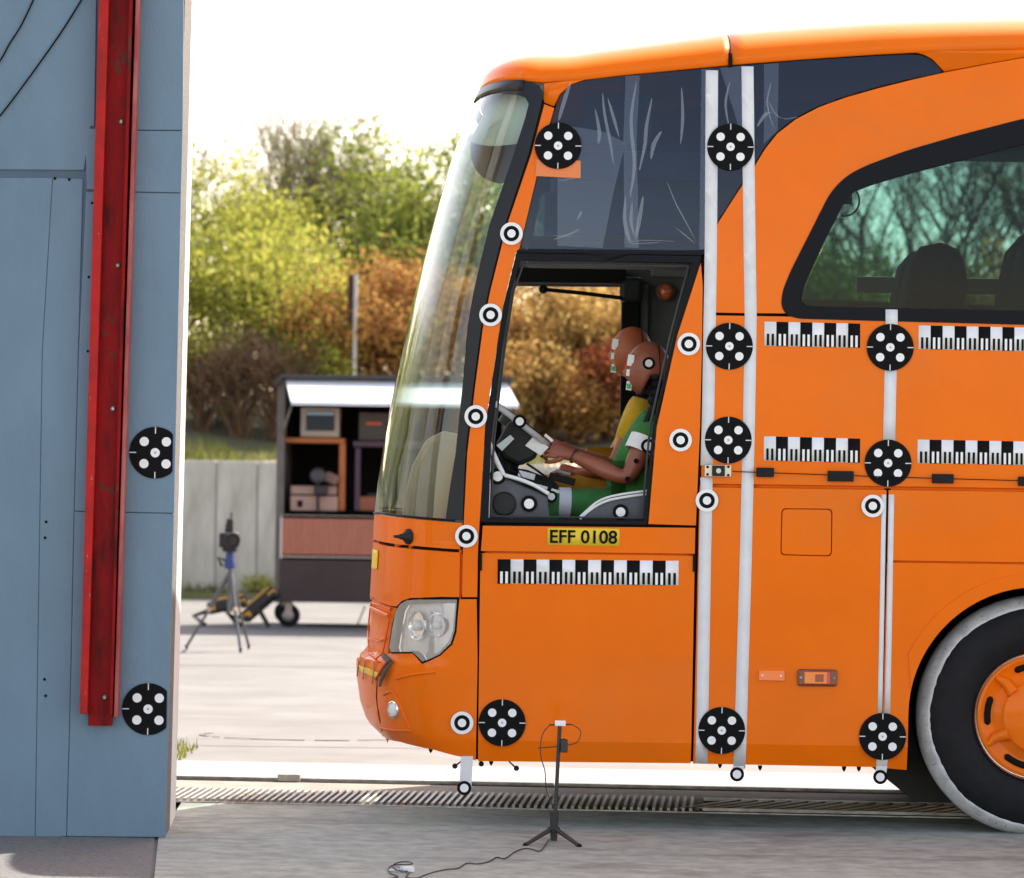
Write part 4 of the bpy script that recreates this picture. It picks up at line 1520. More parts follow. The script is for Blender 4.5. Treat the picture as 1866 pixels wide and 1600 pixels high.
MB().box((1.0, CY, 1.12), (0.03, 2.4, 0.56)).obj('step_riser', FLOORM, coach)


# far side of the body
def flat_panel(name, pts, holes, y, th, m, parent=coach, px=True):
    loops = [[(P(a, b, y).x, P(a, b, y).z) if px else (a, b) for a, b in L] for L in [pts] + list(holes)]
    tri = tessellate_polygon([[Vector((p[0], p[1], 0)) for p in L] for L in loops])
    flat = [q for L in loops for q in L]
    bm = bmesh.new()
    vs = [bm.verts.new((q[0], y, q[1])) for q in flat]
    for t_ in tri:
        try: bm.faces.new([vs[i] for i in t_])
        except ValueError: pass
    bmesh.ops.recalc_face_normals(bm, faces=bm.faces)
    if sum(f.normal.y for f in bm.faces) > 0: bmesh.ops.reverse_faces(bm, faces=bm.faces)
    me = bpy.data.meshes.new(name); bm.to_mesh(me); bm.free()
    o = link_mesh(name, me, m, parent)
    s = o.modifiers.new('solidify', 'SOLIDIFY'); s.thickness = th; s.offset = -1
    return o


FY = 2.44
XE = 4700
door_h = [(938, 521), (1133, 523), (1127, 905), (893, 903), (905, 760)]
mid_h = [(985, 352), (1255, 356), (1225, 432), (972, 430)]
win_h = [(1520, 320), (1700, 278), (1900, 238), (2300, 220), (XE - 100, rr(220, XE - 100, 2300)), (XE - 100, rr(560, XE - 100)), (1900, 560), (1460, 545)]
outl = [(1012, 150), (1500, 130), (XE, rr(120, XE, 1866)), (XE, rr(1320, XE)), (885, 1320), (880, 940), (905, 640), (960, 380)]
flat_panel('far_wall', outl, [door_h, mid_h, win_h], FY, 0.03, GREYT)
flat_panel('far_side_panel', outl, [door_h, mid_h, win_h], FY + 0.075, 0.03, ORANGE)
for h_, m_ in ((mid_h, glass_mat('dim_glass', (0.30, 0.38, 0.36), 0.8, 1.4)), (win_h, FARGL)):
    flat_panel('far_window', h_, [], FY + 0.045, 0.004, m_)
# tail
MB().box((BUS_L - 0.98, CY, 1.9), (0.04, 2.5, 3.1)).obj('tail', ORANGE, coach)
# headliner: soffit over the driver
HEAD = mat('headliner', (0.10, 0.105, 0.115), 0.85, var=0.1, vscale=10)


def ibox(name, pxa, pya, pxb, pyb, Y, y0, y1, m, bev=0.01):
    a, b = P(pxa, pya, Y), P(pxb, pyb, Y)
    return MB().box(((a.x + b.x) / 2, (y0 + y1) / 2, (a.z + b.z) / 2), (abs(b.x - a.x), abs(y1 - y0), abs(b.z - a.z))).obj(name, m, coach, bev=bev)


TRIMG = mat('pale_headlining', (0.15, 0.19, 0.185), 0.8, var=0.1, vscale=6)
ibox('headlining_panel', 1064, 172, 1188, 266, 0.5, 0.50, 0.52, TRIMG, 0.004)
ibox('headlining_panel', 992, 350, 1274, 432, 0.3, 0.30, 0.32, TRIMG, 0.004)
ibox('soffit', 1010, 275, 1500, 338, 0.25, 0.16, 2.3, HEAD, 0.02)
ibox('soffit', 960, 440, 1330, 486, 0.16, 0.08, 0.5, HEAD, 0.015)
ibox('blind_box', 940, 488, 1140, 518, FY - 0.1, FY - 0.16, FY - 0.01, DARK, 0.01)
ibox('ceiling', 1500, 215, 4600, 235, 0.3, 0.14, 2.4, HEAD, 0.01)
ibox('door_post', 1133, 522, 1160, 905, FY - 0.05, FY - 0.12, FY - 0.006, DARK, 0.008)
ibox('trim_post', 1166, 515, 1178, 800, FY - 0.02, FY - 0.05, FY - 0.006, mat('trim_light', (0.14, 0.145, 0.15), 0.5), 0.008)
ibox('trim_panel', 1186, 478, 1256, 506, FY - 0.02, FY - 0.03, FY - 0.004, mat('trim_light', (0.14, 0.145, 0.15), 0.5), 0.008)
MB().tube([P(985, 527, FY - 0.15), P(1060, 534, FY - 0.15), P(1140, 544, FY - 0.15)], 0.010, 8).sphere(P(990, 527, FY - 0.15), 0.022, 10, 8).obj('grab_rail', DARK, coach, smooth=50)
ibox('rail_bracket', 1130, 505, 1170, 552, FY - 0.1, FY - 0.16, FY - 0.02, BLACK, 0.02)
lp = P(1213, 532, FY - 0.012)
dl = MB().lathe([(0.050, 0.0), (0.050, 0.012), (0.040, 0.016)], lp, n=28).obj('dome_lamp', mat('lamp_ring', (0.10, 0.05, 0.03), 0.4), coach, smooth=40)
MB().lathe([(0.040, 0.010), (0.036, 0.03), (0.022, 0.042), (0.0, 0.046)], lp, n=28).obj('lens', mat('amber_dome', (0.75, 0.16, 0.05), 0.15, coat=1.0), dl, smooth=60)
# dashboard
DASH = mat('dash_grey', (0.055, 0.06, 0.072), 0.55, var=0.12, vscale=14, bump=0.12, bscale=120)
DTOP = mat('dash_top', (0.30, 0.23, 0.15), 0.6, var=0.1, vscale=5)
dp = [P(x, y, 0.55) for x, y in ((842, 792), (810, 786), (778, 800), (752, 850), (738, 905), (734, 948), (744, 1040), (900, 1040), (905, 905), (890, 815))]
MB().prism([(q.x, q.z) for q in dp], 0.34, 2.28).obj('dashboard', DTOP, coach, bev=0.03)
ds = [P(x, y, 0.1) for x, y in ((891, 806), (898, 832), (912, 868), (940, 880), (972, 893), (998, 905), (1003, 948), (884, 948), (887, 860))]
sp = MB().prism([(q.x, q.z) for q in ds], 0.10, 0.30).obj('dash_side', DASH, coach, bev=0.012)
WPIPE = mat('white_piping', (0.7, 0.7, 0.71), 0.5)
for pl_, r_ in (([(888, 798), (897, 822), (908, 846), (918, 866)], 0.011), ([(919, 866), (945, 873), (975, 885), (1000, 900)], 0.009), ([(893, 800), (892, 870), (890, 944)], 0.005), ([(879, 856), (891, 857)], 0.010)):
    MB().tube(smooth_line([P(x, y, 0.095) for x, y in pl_], 4), r_, 8).obj('white_edging', WPIPE, sp, smooth=60)
c0 = P(919, 918, 0.098)
MB().lathe([(0.053, 0), (0.053, 0.006), (0.048, 0.009), (0.046, 0.003), (0.0, 0.002)], c0, n=36).obj('speaker', BLACK, sp, smooth=40)
for px, py in ((907, 868), (964, 918)):
    dark_dot(P(px, py, 0.094), coach, 0.036)
ar = [P(x, y, 0.1) for x, y in ((1058, 948), (1066, 938), (1085, 923), (1112, 912), (1150, 905), (1190, 900), (1184, 950))]
rs = MB().prism([(q.x, q.z) for q in ar], 0.09, 0.2).obj('arm_rest', DASH, coach, bev=0.01)
for dy_, r_ in ((0, 0.006), (-6, 0.005)):
    MB().tube(smooth_line([P(x, y + dy_ * (0.7 if y > 930 else 1), 0.09) for x, y in ((1057, 946), (1070, 934), (1088, 921), (1112, 911), (1150, 904), (1184, 900))], 4), r_, 8).obj('white_edging', WPIPE, rs, smooth=60)
dark_dot(P(1131, 933, 0.084), coach, 0.034)
# steering wheel and column
sc_ = P(942, 768, 0.58)
sa, sb = P(905, 741, 0.58), P(1008, 822, 0.58)
sdir = (sb - sa).normalized()
snor = Vector((-sdir.z, 0, sdir.x))
if snor.z < 0: snor = -snor
swp = []
for k in range(41):
    t_ = 2 * math.pi * k / 40
    swp.append(sc_ + sdir * 0.215 * math.cos(t_) + Vector((0, 1, 0)) * 0.215 * math.sin(t_))
sw = MB().tube(swp, 0.0135, 10, caps=False).obj('steering_wheel', mat('wheel_grey', (0.45, 0.45, 0.46), 0.45), coach, smooth=60)
MB().lathe([(0.07, -0.05), (0.075, -0.01), (0.05, 0.004), (0.0, 0.006)], sc_, snor, 24).obj('boss', BLACK, sw, smooth=50)
for k in (0.35, 2.8, 4.71):
    MB().tube([sc_, sc_ + sdir * 0.21 * math.cos(k) + Vector((0, 1, 0)) * 0.21 * math.sin(k)], [0.022, 0.014], 8).obj('spoke', BLACK, sw, smooth=60)
cl = [P(x, y, 0.5) for x, y in ((925, 770), (948, 762), (985, 790), (978, 835), (945, 850), (918, 835), (902, 812))]
MB().prism([(q.x, q.z) for q in cl], 0.44, 0.72).obj('steering_column', BLACK, coach, bev=0.02)
MB().tube([P(930, 820, 0.58), P(915, 900, 0.58), P(900, 980, 0.58)], 0.05, 12).obj('column_post', BLACK, coach, smooth=60)
dark_dot(P(947, 768, 0.335), coach, 0.030)
MB().tube([P(947, 768, 0.34), P(947, 770, 0.45)], 0.012, 8).obj('target_stem', BLACK, coach)
tg = [P(x, y, 0.42) for x, y in ((957, 812), (972, 795), (1000, 815), (985, 830))]
MB().prism([(q.x, q.z) for q in tg], 0.42, 0.43).obj('target_card', WHITE, coach)
cp = [P(x, y, 0.7) for x, y in ((918, 850), (960, 856), (1010, 875), (1030, 905), (930, 905))]
MB().prism([(q.x, q.z) for q in cp], 0.62, 1.1).obj('instrument_console', BLACK, coach, bev=0.02)
cp = [P(x, y, 0.5) for x, y in ((905, 812), (930, 793), (937, 800), (915, 822))]
MB().prism([(q.x, q.z) for q in cp], 0.40, 0.43).obj('target_card', mat('pale_card', (0.55, 0.6, 0.6), 0.5), coach)
for k, (xa_, ya_, xb_, yb_, dpt, m_) in enumerate(((1000, 866, 1048, 880, 0.75, BLACK), (975, 884, 998, 890, 0.45, WHITE), (1004, 892, 1022, 898, 0.42, WHITE), (944, 860, 975, 872, 0.5, WHITE), (930, 872, 952, 884, 0.48, BLACK), (1012, 858, 1040, 864, 0.8, mat('pale_card', (0.55, 0.6, 0.6), 0.5)))):
    a_, b_ = P(xa_, ya_, dpt), P(xb_, yb_, dpt)
    MB().box(((a_.x + b_.x) / 2, dpt, (a_.z + b_.z) / 2), (abs(b_.x - a_.x), 0.09, abs(b_.z - a_.z)), Matrix.Rotation(math.radians(14), 3, 'Y')).obj('cab_switch_box', m_, coach, bev=0.003)
for pts in (((925, 790), (912, 820), (918, 850), (940, 862)), ((960, 845), (985, 862), (1005, 880), (1000, 905)), ((940, 850), (960, 880), (990, 890))):
    MB().tube(smooth_line([P(a_, b_, 0.46) for a_, b_ in pts], 5), 0.006, 6).obj('cab_cable', BLACK, coach, smooth=60)
MB().tube(smooth_line([P(1188, 742, 0.40), P(1168, 790, 0.36), P(1150, 850, 0.40), P(1152, 905, 0.42)], 6), 0.012, 6).obj('seat_belt', BLACK, coach, smooth=60)
# seats
SEATM = mat('seat_fabric', (0.028, 0.036, 0.052), 0.9, var=0.25, vscale=30, bump=0.2, bscale=90)


def seat(x, y, z, w=0.46, h=0.80):
    s = MB().box((x - 0.22, y, z + 0.42), (0.46, w, 0.14)).obj('seat', SEATM, coach, bev=0.05)
    pr = [(0.0, 0.48), (0.06, 0.44), (0.20, 0.8), (0.29, 1.0), (0.30, 1.12), (0.27, 1.185), (0.19, 1.215), (0.10, 1.195), (0.045, 1.13), (0.02, 1.0), (0.0, 0.8), (-0.04, 0.5)]
    wd = []
    V, F = [], []
    K = 12
    for k in range(K + 1):
        t_ = -1 + 2 * k / K
        edge = 1 - abs(t_) ** 5
        for (dx, dz) in pr:
            top = max(0, (dz - 0.85) / 0.36)
            V.append((x + dx, y + t_ * (w / 2) * (1 - 0.10 * top * top), z + dz - (0.10 * abs(t_) ** 4) * top - (1 - edge) * 0.03))
    n = len(pr)
    for k in range(K):
        for j in range(n):
            j2 = (j + 1) % n
            F.append((k * n + j, k * n + j2, (k + 1) * n + j2, (k + 1) * n + j))
    F.append(tuple(range(n))); F.append(tuple(K * n + j for j in range(n - 1, -1, -1)))
    m_ = MB().add(V, F).obj('backrest', SEATM, s, smooth=60, bev=0)
    MB().box((x - 0.2, y, z + 0.19), (0.08, 0.1, 0.36)).obj('seat_post', BLACK, s)
    return s


sr = P(1712, 457, 1.9)
for row in range(7):
    xs_ = P(1690, 500, 1.9).x + row * 0.82
    for yy in (2.12, 1.68, 0.82, 0.36):
        if row == 0 and yy < 1.0: continue
        seat(xs_ - (0.16 if yy > 1 else 0.62), yy, 1.45 + 0.02)
seat(P(1258, 900, 0.5).x, 0.55, 0.83, 0.5)
seat(P(1240, 900, 1.5).x, 1.5, 0.86, 0.5)
ibox('sill_trim', 1560, 533, 4600, 549, FY - 0.03, FY - 0.06, FY - 0.006, mat('beige_trim', (0.42, 0.36, 0.27), 0.6), 0.005)
# pull ring in the passenger window
rc = P(1540, 366, 0.06)
MB().tube([rc + Vector((0.062 * math.cos(k * 0.2618), 0, 0.066 * math.sin(k * 0.2618))) for k in range(-7, 8)], 0.0045, 6).box(rc + Vector((0.0, 0.01, 0.01)), (0.06, 0.02, 0.05)).obj('window_handle', BLACK, coach)

# ================================================================== CRASH-TEST DUMMIES
VINYL = mat('brown_vinyl', (0.29, 0.085, 0.045), 0.42, var=0.14, vscale=9, bump=0.08, bscale=60)
VINYL2 = mat('orange_vinyl', (0.45, 0.11, 0.045), 0.42, var=0.10, vscale=9, bump=0.08, bscale=60)


def skin_obj(name, chains, m, parent, sub=2):
    """chains: list of (list of (pos, radius or (rx, ry)), attach) -- joints shared by equal position"""
    verts, rad, edges, roots = [], [], [], []
    idx = {}
    for ch, is_root in chains:
        prev = None
        for p, r in ch:
            k = tuple(round(c, 4) for c in p)
            if k not in idx:
                idx[k] = len(verts)
                verts.append(tuple(p)); rad.append(r)
                if is_root and prev is None: roots.append(idx[k])
            if prev is not None: edges.append((prev, idx[k]))
            prev = idx[k]
    me = bpy.data.meshes.new(name)
    me.from_pydata(verts, edges, [])
    o = link_mesh(name, me, m, parent)
    md = o.modifiers.new('skin', 'SKIN')
    md.branch_smoothing = 0.6
    md.use_smooth_shade = True
    sv = me.skin_vertices[0].data
    for i, r in enumerate(rad):
        sv[i].radius = r if isinstance(r, tuple) else (r, r)
        sv[i].use_root = i in roots
    s = o.modifiers.new('subdivision', 'SUBSURF')
    s.levels = sub; s.render_levels = sub
    return o


def head(parent, c, m, far=False):
    """dummy head, facing -x"""
    mb = MB()
    n, mm = 40, 28
    V, F = [], []
    for i in range(mm + 1):
        a = math.pi * i / mm
        for k in range(n):
            t_ = 2 * math.pi * k / n
            x, y, z = math.sin(a) * math.cos(t_), math.sin(a) * math.sin(t_), math.cos(a)
            # sculpt: x<0 is the face
            X, Y_, Z = x * 0.100, y * 0.079, z * 0.122
            if x < 0:
                X *= (1.0 - 0.10 * max(0, z) ** 2)
                if z < 0.1: X = X * (1 - 0.03) - 0.004
                Y_ *= 1 - 0.22 * max(0, -z) * (-x)
                X += 0.012 * math.exp(-((z - 0.02) / 0.12) ** 2 - ((abs(y) - 0.33) / 0.2) ** 2)     # eye hollow
                X -= 0.016 * math.exp(-((z + 0.18) / 0.16) ** 2 - (y / 0.13) ** 2) * (x < -0.5)      # nose
                X += 0.006 * math.exp(-((z + 0.46) / 0.05) ** 2 - (y / 0.3) ** 2) * (x < -0.4)       # mouth line
                if z < -0.55: X -= 0.008 * math.exp(-((z + 0.72) / 0.14) ** 2 - (y / 0.35) ** 2)     # chin
            else:
                if z < -0.15: X *= 1 - 0.45 * min(1, (-z - 0.15) / 0.75)
                if z < -0.3: Z = Z + (0.3 + z) * -0.122 * 0.72 * min(1, x * 2.2)
                X *= 1.02
            if X > -0.035:
                lim = min(-0.028, -0.122 + (X + 0.035) / 0.045 * 0.094)
                Z = max(Z, lim)
            if abs(y) > 0.85 and -0.3 < z < 0.15 and -0.15 < x < 0.25:
                Y_ *= 1.03
            V.append(Vector(c) + Vector((X, Y_, Z)))
    for i in range(mm):
        for k in range(n):
            k2 = (k + 1) % n
            F.append((i * n + k, (i + 1) * n + k, (i + 1) * n + k2, i * n + k2))
    h = MB().add(V, F).obj('head', m, parent, smooth=70)
    # seam of the skull cap
    sx_ = 0.045
    ring = []
    for k in range(41):
        t_ = math.radians(-40 + 260 * k / 40)
        x_ = sx_ / 0.102
        rr_ = math.sqrt(max(0, 1 - x_ * x_))
        zz, yy = math.sin(t_) * rr_, math.cos(t_) * rr_
        f = 1 - 0.55 * min(1, max(0, (-zz - 0.15)) / 0.75)
        ring.append(Vector(c) + Vector((sx_ * f + 0.006 * (1 - zz), yy * 0.0795, zz * 0.1225)))
    MB().tube(ring, 0.0022, 5).obj('cap_seam', DARK, h)
    # calibration stickers on the face
    for dx, dz, w_, hh_, m_ in ((-0.083, 0.035, 0.035, 0.05, WHITE), (-0.088, -0.078, 0.03, 0.04, WHITE), (-0.094, -0.02, 0.018, 0.03, WHITE)):
        yb = -0.079 * math.sqrt(max(0.02, 1 - (dx / 0.102) ** 2 - (dz / 0.124) ** 2))
        MB().box(Vector(c) + Vector((dx + 0.004, yb - 0.004, dz)), (w_, 0.004, hh_), Matrix.Rotation(math.radians(-38), 3, 'Z') @ Matrix.Rotation(math.radians(8), 3, 'Y')).obj('face_sticker', m_, h)
    MB().box(Vector(c) + Vector((-0.088, -0.040, -0.080)), (0.018, 0.004, 0.022), Matrix.Rotation(math.radians(-38), 3, 'Z')).obj('green_mark', mat('green_mark', (0.03, 0.40, 0.12), 0.5), h)
    MB().box(Vector(c) + Vector((-0.099, -0.022, 0.012)), (0.012, 0.004, 0.02), Matrix.Rotation(math.radians(-38), 3, 'Z')).obj('red_mark', mat('red_mark', (0.6, 0.03, 0.03), 0.5), h)
    if not far:
        dark_dot(Vector(c) + Vector((0.0, -0.0795, 0.022)), h, 0.028, 'side_target')
    return h


def neck(parent, a, b):
    a, b = Vector(a), Vector(b)
    pts, rs_ = [], []
    for k in range(15):
        t_ = k / 14
        pts.append(a.lerp(b, t_)); rs_.append(0.040 if k % 3 else 0.030)
    return MB().tube(pts, rs_, 18).obj('neck', RUBBER, parent, smooth=50)


def fingers(w, d, side, up, L=0.085, curl=1.0, r=0.0088):
    """five skinned finger chains rooted in the palm; w wrist, d hand direction, side = across, up = back of hand"""
    out = []
    w, d, side, up = Vector(w), Vector(d).normalized(), Vector(side).normalized(), Vector(up).normalized()
    palm = w + d * 0.085
    for k, (o_, l_) in enumerate(((-0.033, 0.92), (-0.011, 1.05), (0.011, 1.0), (0.033, 0.8))):
        p0 = w + d * 0.05 + side * o_ * 0.8
        p1 = palm + side * o_
        a1 = 0.55 * curl
        p2 = p1 + (d * math.cos(a1) - up * math.sin(a1)) * L * 0.42 * l_
        a2 = 1.35 * curl
        p3 = p2 + (d * math.cos(a2) - up * math.sin(a2)) * L * 0.33 * l_
        a3 = 2.1 * curl
        p4 = p3 + (d * math.cos(a3) - up * math.sin(a3)) * L * 0.25 * l_
        out.append(([(p0, r * 1.2), (p1, r * 1.15), (p2, r), (p3, r * 0.92), (p4, r * 0.75)], True))
    s0 = -1
    q0 = w + d * 0.025 + side * s0 * 0.022
    q1 = w + d * 0.055 + side * s0 * 0.046 - up * 0.012
    q2 = q1 + (d * 0.8 + side * s0 * 0.25 - up * 0.4) * 0.034
    q3 = q2 + (d * 0.75 - up * 0.6 - side * s0 * 0.1) * 0.028
    out.append(([(q0, r * 1.5), (q1, r * 1.2), (q2, r * 1.05), (q3, r * 0.8)], True))
    return out


def palm(w, d, r=0.03):
    d = Vector(d).normalized()
    w = Vector(w)
    return [(w, r), (w + d * 0.035, (0.036, 0.020)), (w + d * 0.08, (0.042, 0.017)), (w + d * 0.098, (0.036, 0.012))]


def dummy(dY, dpx, dpy, label, cloth, pants, vinyl, far):
    Y0 = 0.55 + dY

    def Q(px, py, y): return P(px + dpx, py + dpy, y + dY)
    tk = 1.0 if not far else 0.82
    tx = 0 if not far else 26
    pel, sp1, che, nb = Q(1170 + tx, 918, 0.55), Q(1160 + tx, 866, 0.55), Q(1164 + tx, 814, 0.55), Q(1195 + tx * 0.4, 752, 0.55)
    root = thing('crash_test_dummy', (pel.x, Y0, pel.z - 0.14), label, 'dummy', None)
    shn, shf = Q(1184 + tx * 0.5, 787, 0.355), Q(1184 + tx * 0.5, 787, 0.745)
    hpn, hpf = Q(1182, 926, 0.45), Q(1182, 926, 0.65)
    knn, knf = Q(1000, 916, 0.41), Q(1000, 916, 0.69)
    ann, anf = Q(985, 1090, 0.43), Q(985, 1090, 0.67)
    ton, tof = ann + Vector((-0.17, 0, -0.05)), anf + Vector((-0.17, 0, -0.05))
    if not far:
        eln, wrn = Q(1143, 874, 0.31), Q(1040, 829, 0.40)
        elf, wrf = Q(1135, 862, 0.80), Q(1030, 818, 0.74)
        hd_n, hd_f = Vector((-0.94, 0.18, 0.28)), Vector((-0.9, -0.3, 0.2))
    else:
        eln, wrn = Q(1150, 880, 0.31), Q(1085, 893, 0.42)
        elf, wrf = Q(1140, 880, 0.79), Q(1085, 893, 0.70)
        hd_n, hd_f = Vector((-0.97, 0.1, 0.12)), Vector((-0.97, -0.1, 0.1))
    sd_n = Vector((0, 0.25, 1)) if not far else Vector((0, 1, 0.1))
    up_n = Vector((0, -1, 0.3)) if not far else Vector((0, 0, 1))
    if not far:
        sd_n = Vector((0.35, 0.35, 0.8)); up_n = hd_n.cross(sd_n).normalized()
        if up_n.y > 0: up_n = -up_n
    ch = [([(pel, 0.16), (sp1, 0.15), (che, 0.16), (nb, 0.05)], True),
          ([(che, 0.16), (shn, 0.060), (shn.lerp(eln, 0.5), 0.050), (eln, 0.042), (eln.lerp(wrn, 0.3), 0.045), (wrn.lerp(eln, 0.25), 0.033)] + palm(wrn, hd_n, 0.027), False),
          ([(che, 0.16), (shf, 0.060), (shf.lerp(elf, 0.5), 0.050), (elf, 0.042), (elf.lerp(wrf, 0.3), 0.045), (wrf.lerp(elf, 0.25), 0.033)] + palm(wrf, hd_f, 0.027), False),
          ([(pel, 0.16), (hpn, 0.085), (knn, 0.058), (knn.lerp(ann, 0.35), 0.056), (ann, 0.038), (ton, 0.035)], False),
          ([(pel, 0.16), (hpf, 0.085), (knf, 0.058), (knf.lerp(anf, 0.35), 0.056), (anf, 0.038), (tof, 0.035)], False)]
    ch += fingers(wrn, hd_n, sd_n, up_n, curl=1.15 if not far else 0.55)
    ch += fingers(wrf, hd_f, Vector((0, -1, 0.1)) if far else Vector((0.3, -0.4, 0.8)), Vector((0, 0, 1)) if far else Vector((0, 1, 0.3)), curl=1.0 if not far else 0.55)
    body = skin_obj('body', ch, vinyl, root)
    sl = shn.lerp(eln, 0.42 if not far else 0.6)
    slf = shf.lerp(elf, 0.5)
    skin_obj('shirt', [([(pel + Vector((0, 0, -0.02)), 0.20 * tk), (sp1, 0.19 * tk), (che, 0.205 * tk), (nb + Vector((0, 0, -0.012)), 0.075)], True),
                       ([(che, 0.205 * tk), (shn, 0.080), (sl, 0.062)], False), ([(che, 0.205 * tk), (shf, 0.080), (slf, 0.062)], False)], cloth, root)
    skin_obj('trousers', [([(pel + Vector((0, 0, -0.03)), 0.20), (hpn, 0.098), (knn, 0.070), (knn.lerp(ann, 0.45), 0.066), (ann, 0.055)], True),
                          ([(pel + Vector((0, 0, -0.03)), 0.20), (hpf, 0.098), (knf, 0.070), (knf.lerp(anf, 0.45), 0.066), (anf, 0.055)], False)], pants, root)
    hc = Q(1181, 672, 0.55)
    head(root, hc, vinyl, far)
    neck(root, hc + Vector((0.036, 0, -0.045)), nb + Vector((0.004, 0, -0.03)))
    MB().lathe([(0.075, 0.0), (0.07, 0.02), (0.045, 0.03)], nb + Vector((0, 0, -0.035)), (0.1, 0, 1), 20).obj('collar', RUBBER, root, smooth=40)
    if not far:
        # joint screws, sleeve band with target, tape on the thigh
        for t_, a_, b_ in ((0.62, shn, eln), (1.0, shn, eln)):
            p_ = a_.lerp(b_, t_)
            MB().lathe([(0.011, 0.0), (0.011, 0.006), (0.006, 0.003)], p_ + Vector((0, -0.0455, 0.002)), n=14).obj('joint_screw', DARK, root)
        band = shn.lerp(eln, 0.30)
        dd = (eln - shn).normalized()
        MB().tube([band - dd * 0.035, band + dd * 0.035], 0.0735, 20, caps=False).obj('sleeve_band', WHITE, root, smooth=60)
        dark_dot(band + Vector((0.02, -0.078, 0.0)), root, 0.032, 'arm_target')
        MB().tube([knn.lerp(hpn, 0.09), knn.lerp(hpn, 0.21)], [0.0695, 0.0725], 20, caps=False).obj('thigh_band', mat('pale_tape', (0.55, 0.58, 0.62), 0.5), root, smooth=60)
        dark_dot(Q(1005, 905, 0.33), root, 0.026, 'knee_target')
        MB().tube([eln.lerp(wrn, 0.93), eln.lerp(wrn, 0.955)], 0.0335, 16).obj('wrist_joint', mat('joint_dark', (0.06, 0.03, 0.02), 0.6), root, smooth=60)
        MB().box(wrn + hd_n * 0.105 + Vector((0.0, -0.012, 0.045)), (0.045, 0.03, 0.012), Matrix.Rotation(math.radians(40), 3, 'Y')).obj('finger_tape', WHITE, root)
    return root


GREENC = mat('green_cotton', (0.035, 0.19, 0.03), 0.85, var=0.15, vscale=14, bump=0.3, bscale=22)
YELC = mat('yellow_cotton', (0.72, 0.42, 0.01), 0.85, var=0.10, vscale=14, bump=0.3, bscale=22)
YELD = mat('ochre_cotton', (0.50, 0.24, 0.012), 0.85, var=0.12, vscale=14, bump=0.3, bscale=22)
dummy(0.0, 0, 0, 'brown crash-test dummy in green shirt and trousers gripping the coach steering wheel', GREENC, mat('green_trousers', (0.03, 0.16, 0.035), 0.85, var=0.15, vscale=14, bump=0.3, bscale=22), VINYL, False)
dummy(0.95, -30, -30, 'orange-brown crash-test dummy in yellow shirt seated beyond the green dummy', YELC, YELD, VINYL2, True)

# ================================================================== SMALL TRIPOD IN FRONT OF THE COACH
BLK2 = mat('matt_black', (0.016, 0.016, 0.018), 0.5)
ft = G(1009, 1538)
tp = thing('light_barrier_stand', ft, 'small black tripod stand with white sensor head on the floor before the orange door', 'tripod')
ty = ft.y
top = P(1020, 1320, ty)
jn = P(1009, 1500, ty)
MB().tube([P(1010, 1520, ty), P(1020, 1322, ty)], 0.0085, 10).obj('pole', BLK2, tp, smooth=50)
MB().tube([P(1009, 1532, ty), P(1010, 1478, ty)], [0.014, 0.020], 12).lathe([(0.026, 0), (0.026, 0.02)], P(1009, 1516, ty), (0, 0, 1), 14).obj('hub', BLK2, tp, smooth=50)
for fx, fy_, dy in ((957, 1545, 0.0), (1056, 1547, 0.0), (1008, 1534, 0.16)):
    f = G(fx, fy_) if dy == 0 else Vector((ft.x, ft.y + 0.17, 0))
    lg = MB().tube([P(1009, 1508, ty), f + Vector((0, 0, 0.012))], [0.011, 0.008], 8).obj('leg', BLK2, tp, smooth=50)
    MB().sphere(f + Vector((0, 0, 0.011)), 0.011, 10, 8).obj('foot', RUBBER, lg, smooth=60)
MB().box(P(1021, 1318, ty), (0.045, 0.03, 0.022)).obj('sensor_head', WHITE, tp, bev=0.003)
MB().tube([P(1001, 1321, ty), P(1042, 1320, ty)], 0.0035, 6).obj('cross_pin', BLK2, tp)
MB().box(P(1028, 1359, ty), (0.03, 0.035, 0.055)).tube([P(1020, 1352, ty), P(1031, 1350, ty)], 0.012, 8).obj('clamp', BLK2, tp, bev=0.004)
MB().tube([P(980, 1363, ty), P(1022, 1360, ty)], 0.0025, 6).obj('lever', BLK2, tp)
cabpts = [P(1001, 1322, ty), P(988, 1340, ty - 0.01), P(985, 1375, ty - 0.02), P(993, 1405, ty - 0.02), P(996, 1440, ty - 0.01), P(1008, 1470, ty - 0.01)]
MB().tube(smooth_line(cabpts, 5), 0.0022, 6).obj('lead', BLK2, tp)
MB().tube(smooth_line([P(1042, 1320, ty), P(1058, 1332, ty), P(1052, 1352, ty), P(1032, 1358, ty)], 5), 0.0022, 6).obj('lead', BLK2, tp)
# cable over the floor
cp = [(1000, 1535), (985, 1556), (970, 1553), (955, 1552), (938, 1558), (920, 1570), (905, 1568), (890, 1576), (870, 1580), (850, 1579), (835, 1588), (815, 1590), (795, 1594), (775, 1600), (760, 1606), (740, 1604)]
g = [G(*p) + Vector((0, 0, 0.0085 + 0.004)) for p in cp]
for k in range(7): g.append(G(733 + 18 * math.cos(k * 1.1), 1590 + 6 * math.sin(k * 1.1)) + Vector((0, 0, 0.012 + 0.004 * k)))
g += [G(*p) + Vector((0, 0, 0.013)) for p in ((720, 1582), (708, 1588), (712, 1598), (725, 1604), (690, 1612), (640, 1640))]
tag(MB().tube(smooth_line(g, 4), 0.0026, 6).obj('floor_cable', BLK2, None, smooth=60), 'thin black cable trailing from the small tripod over the concrete to a loose loop', 'cable')
pc = G(742, 1594) + Vector((0, 0, 0.0085))
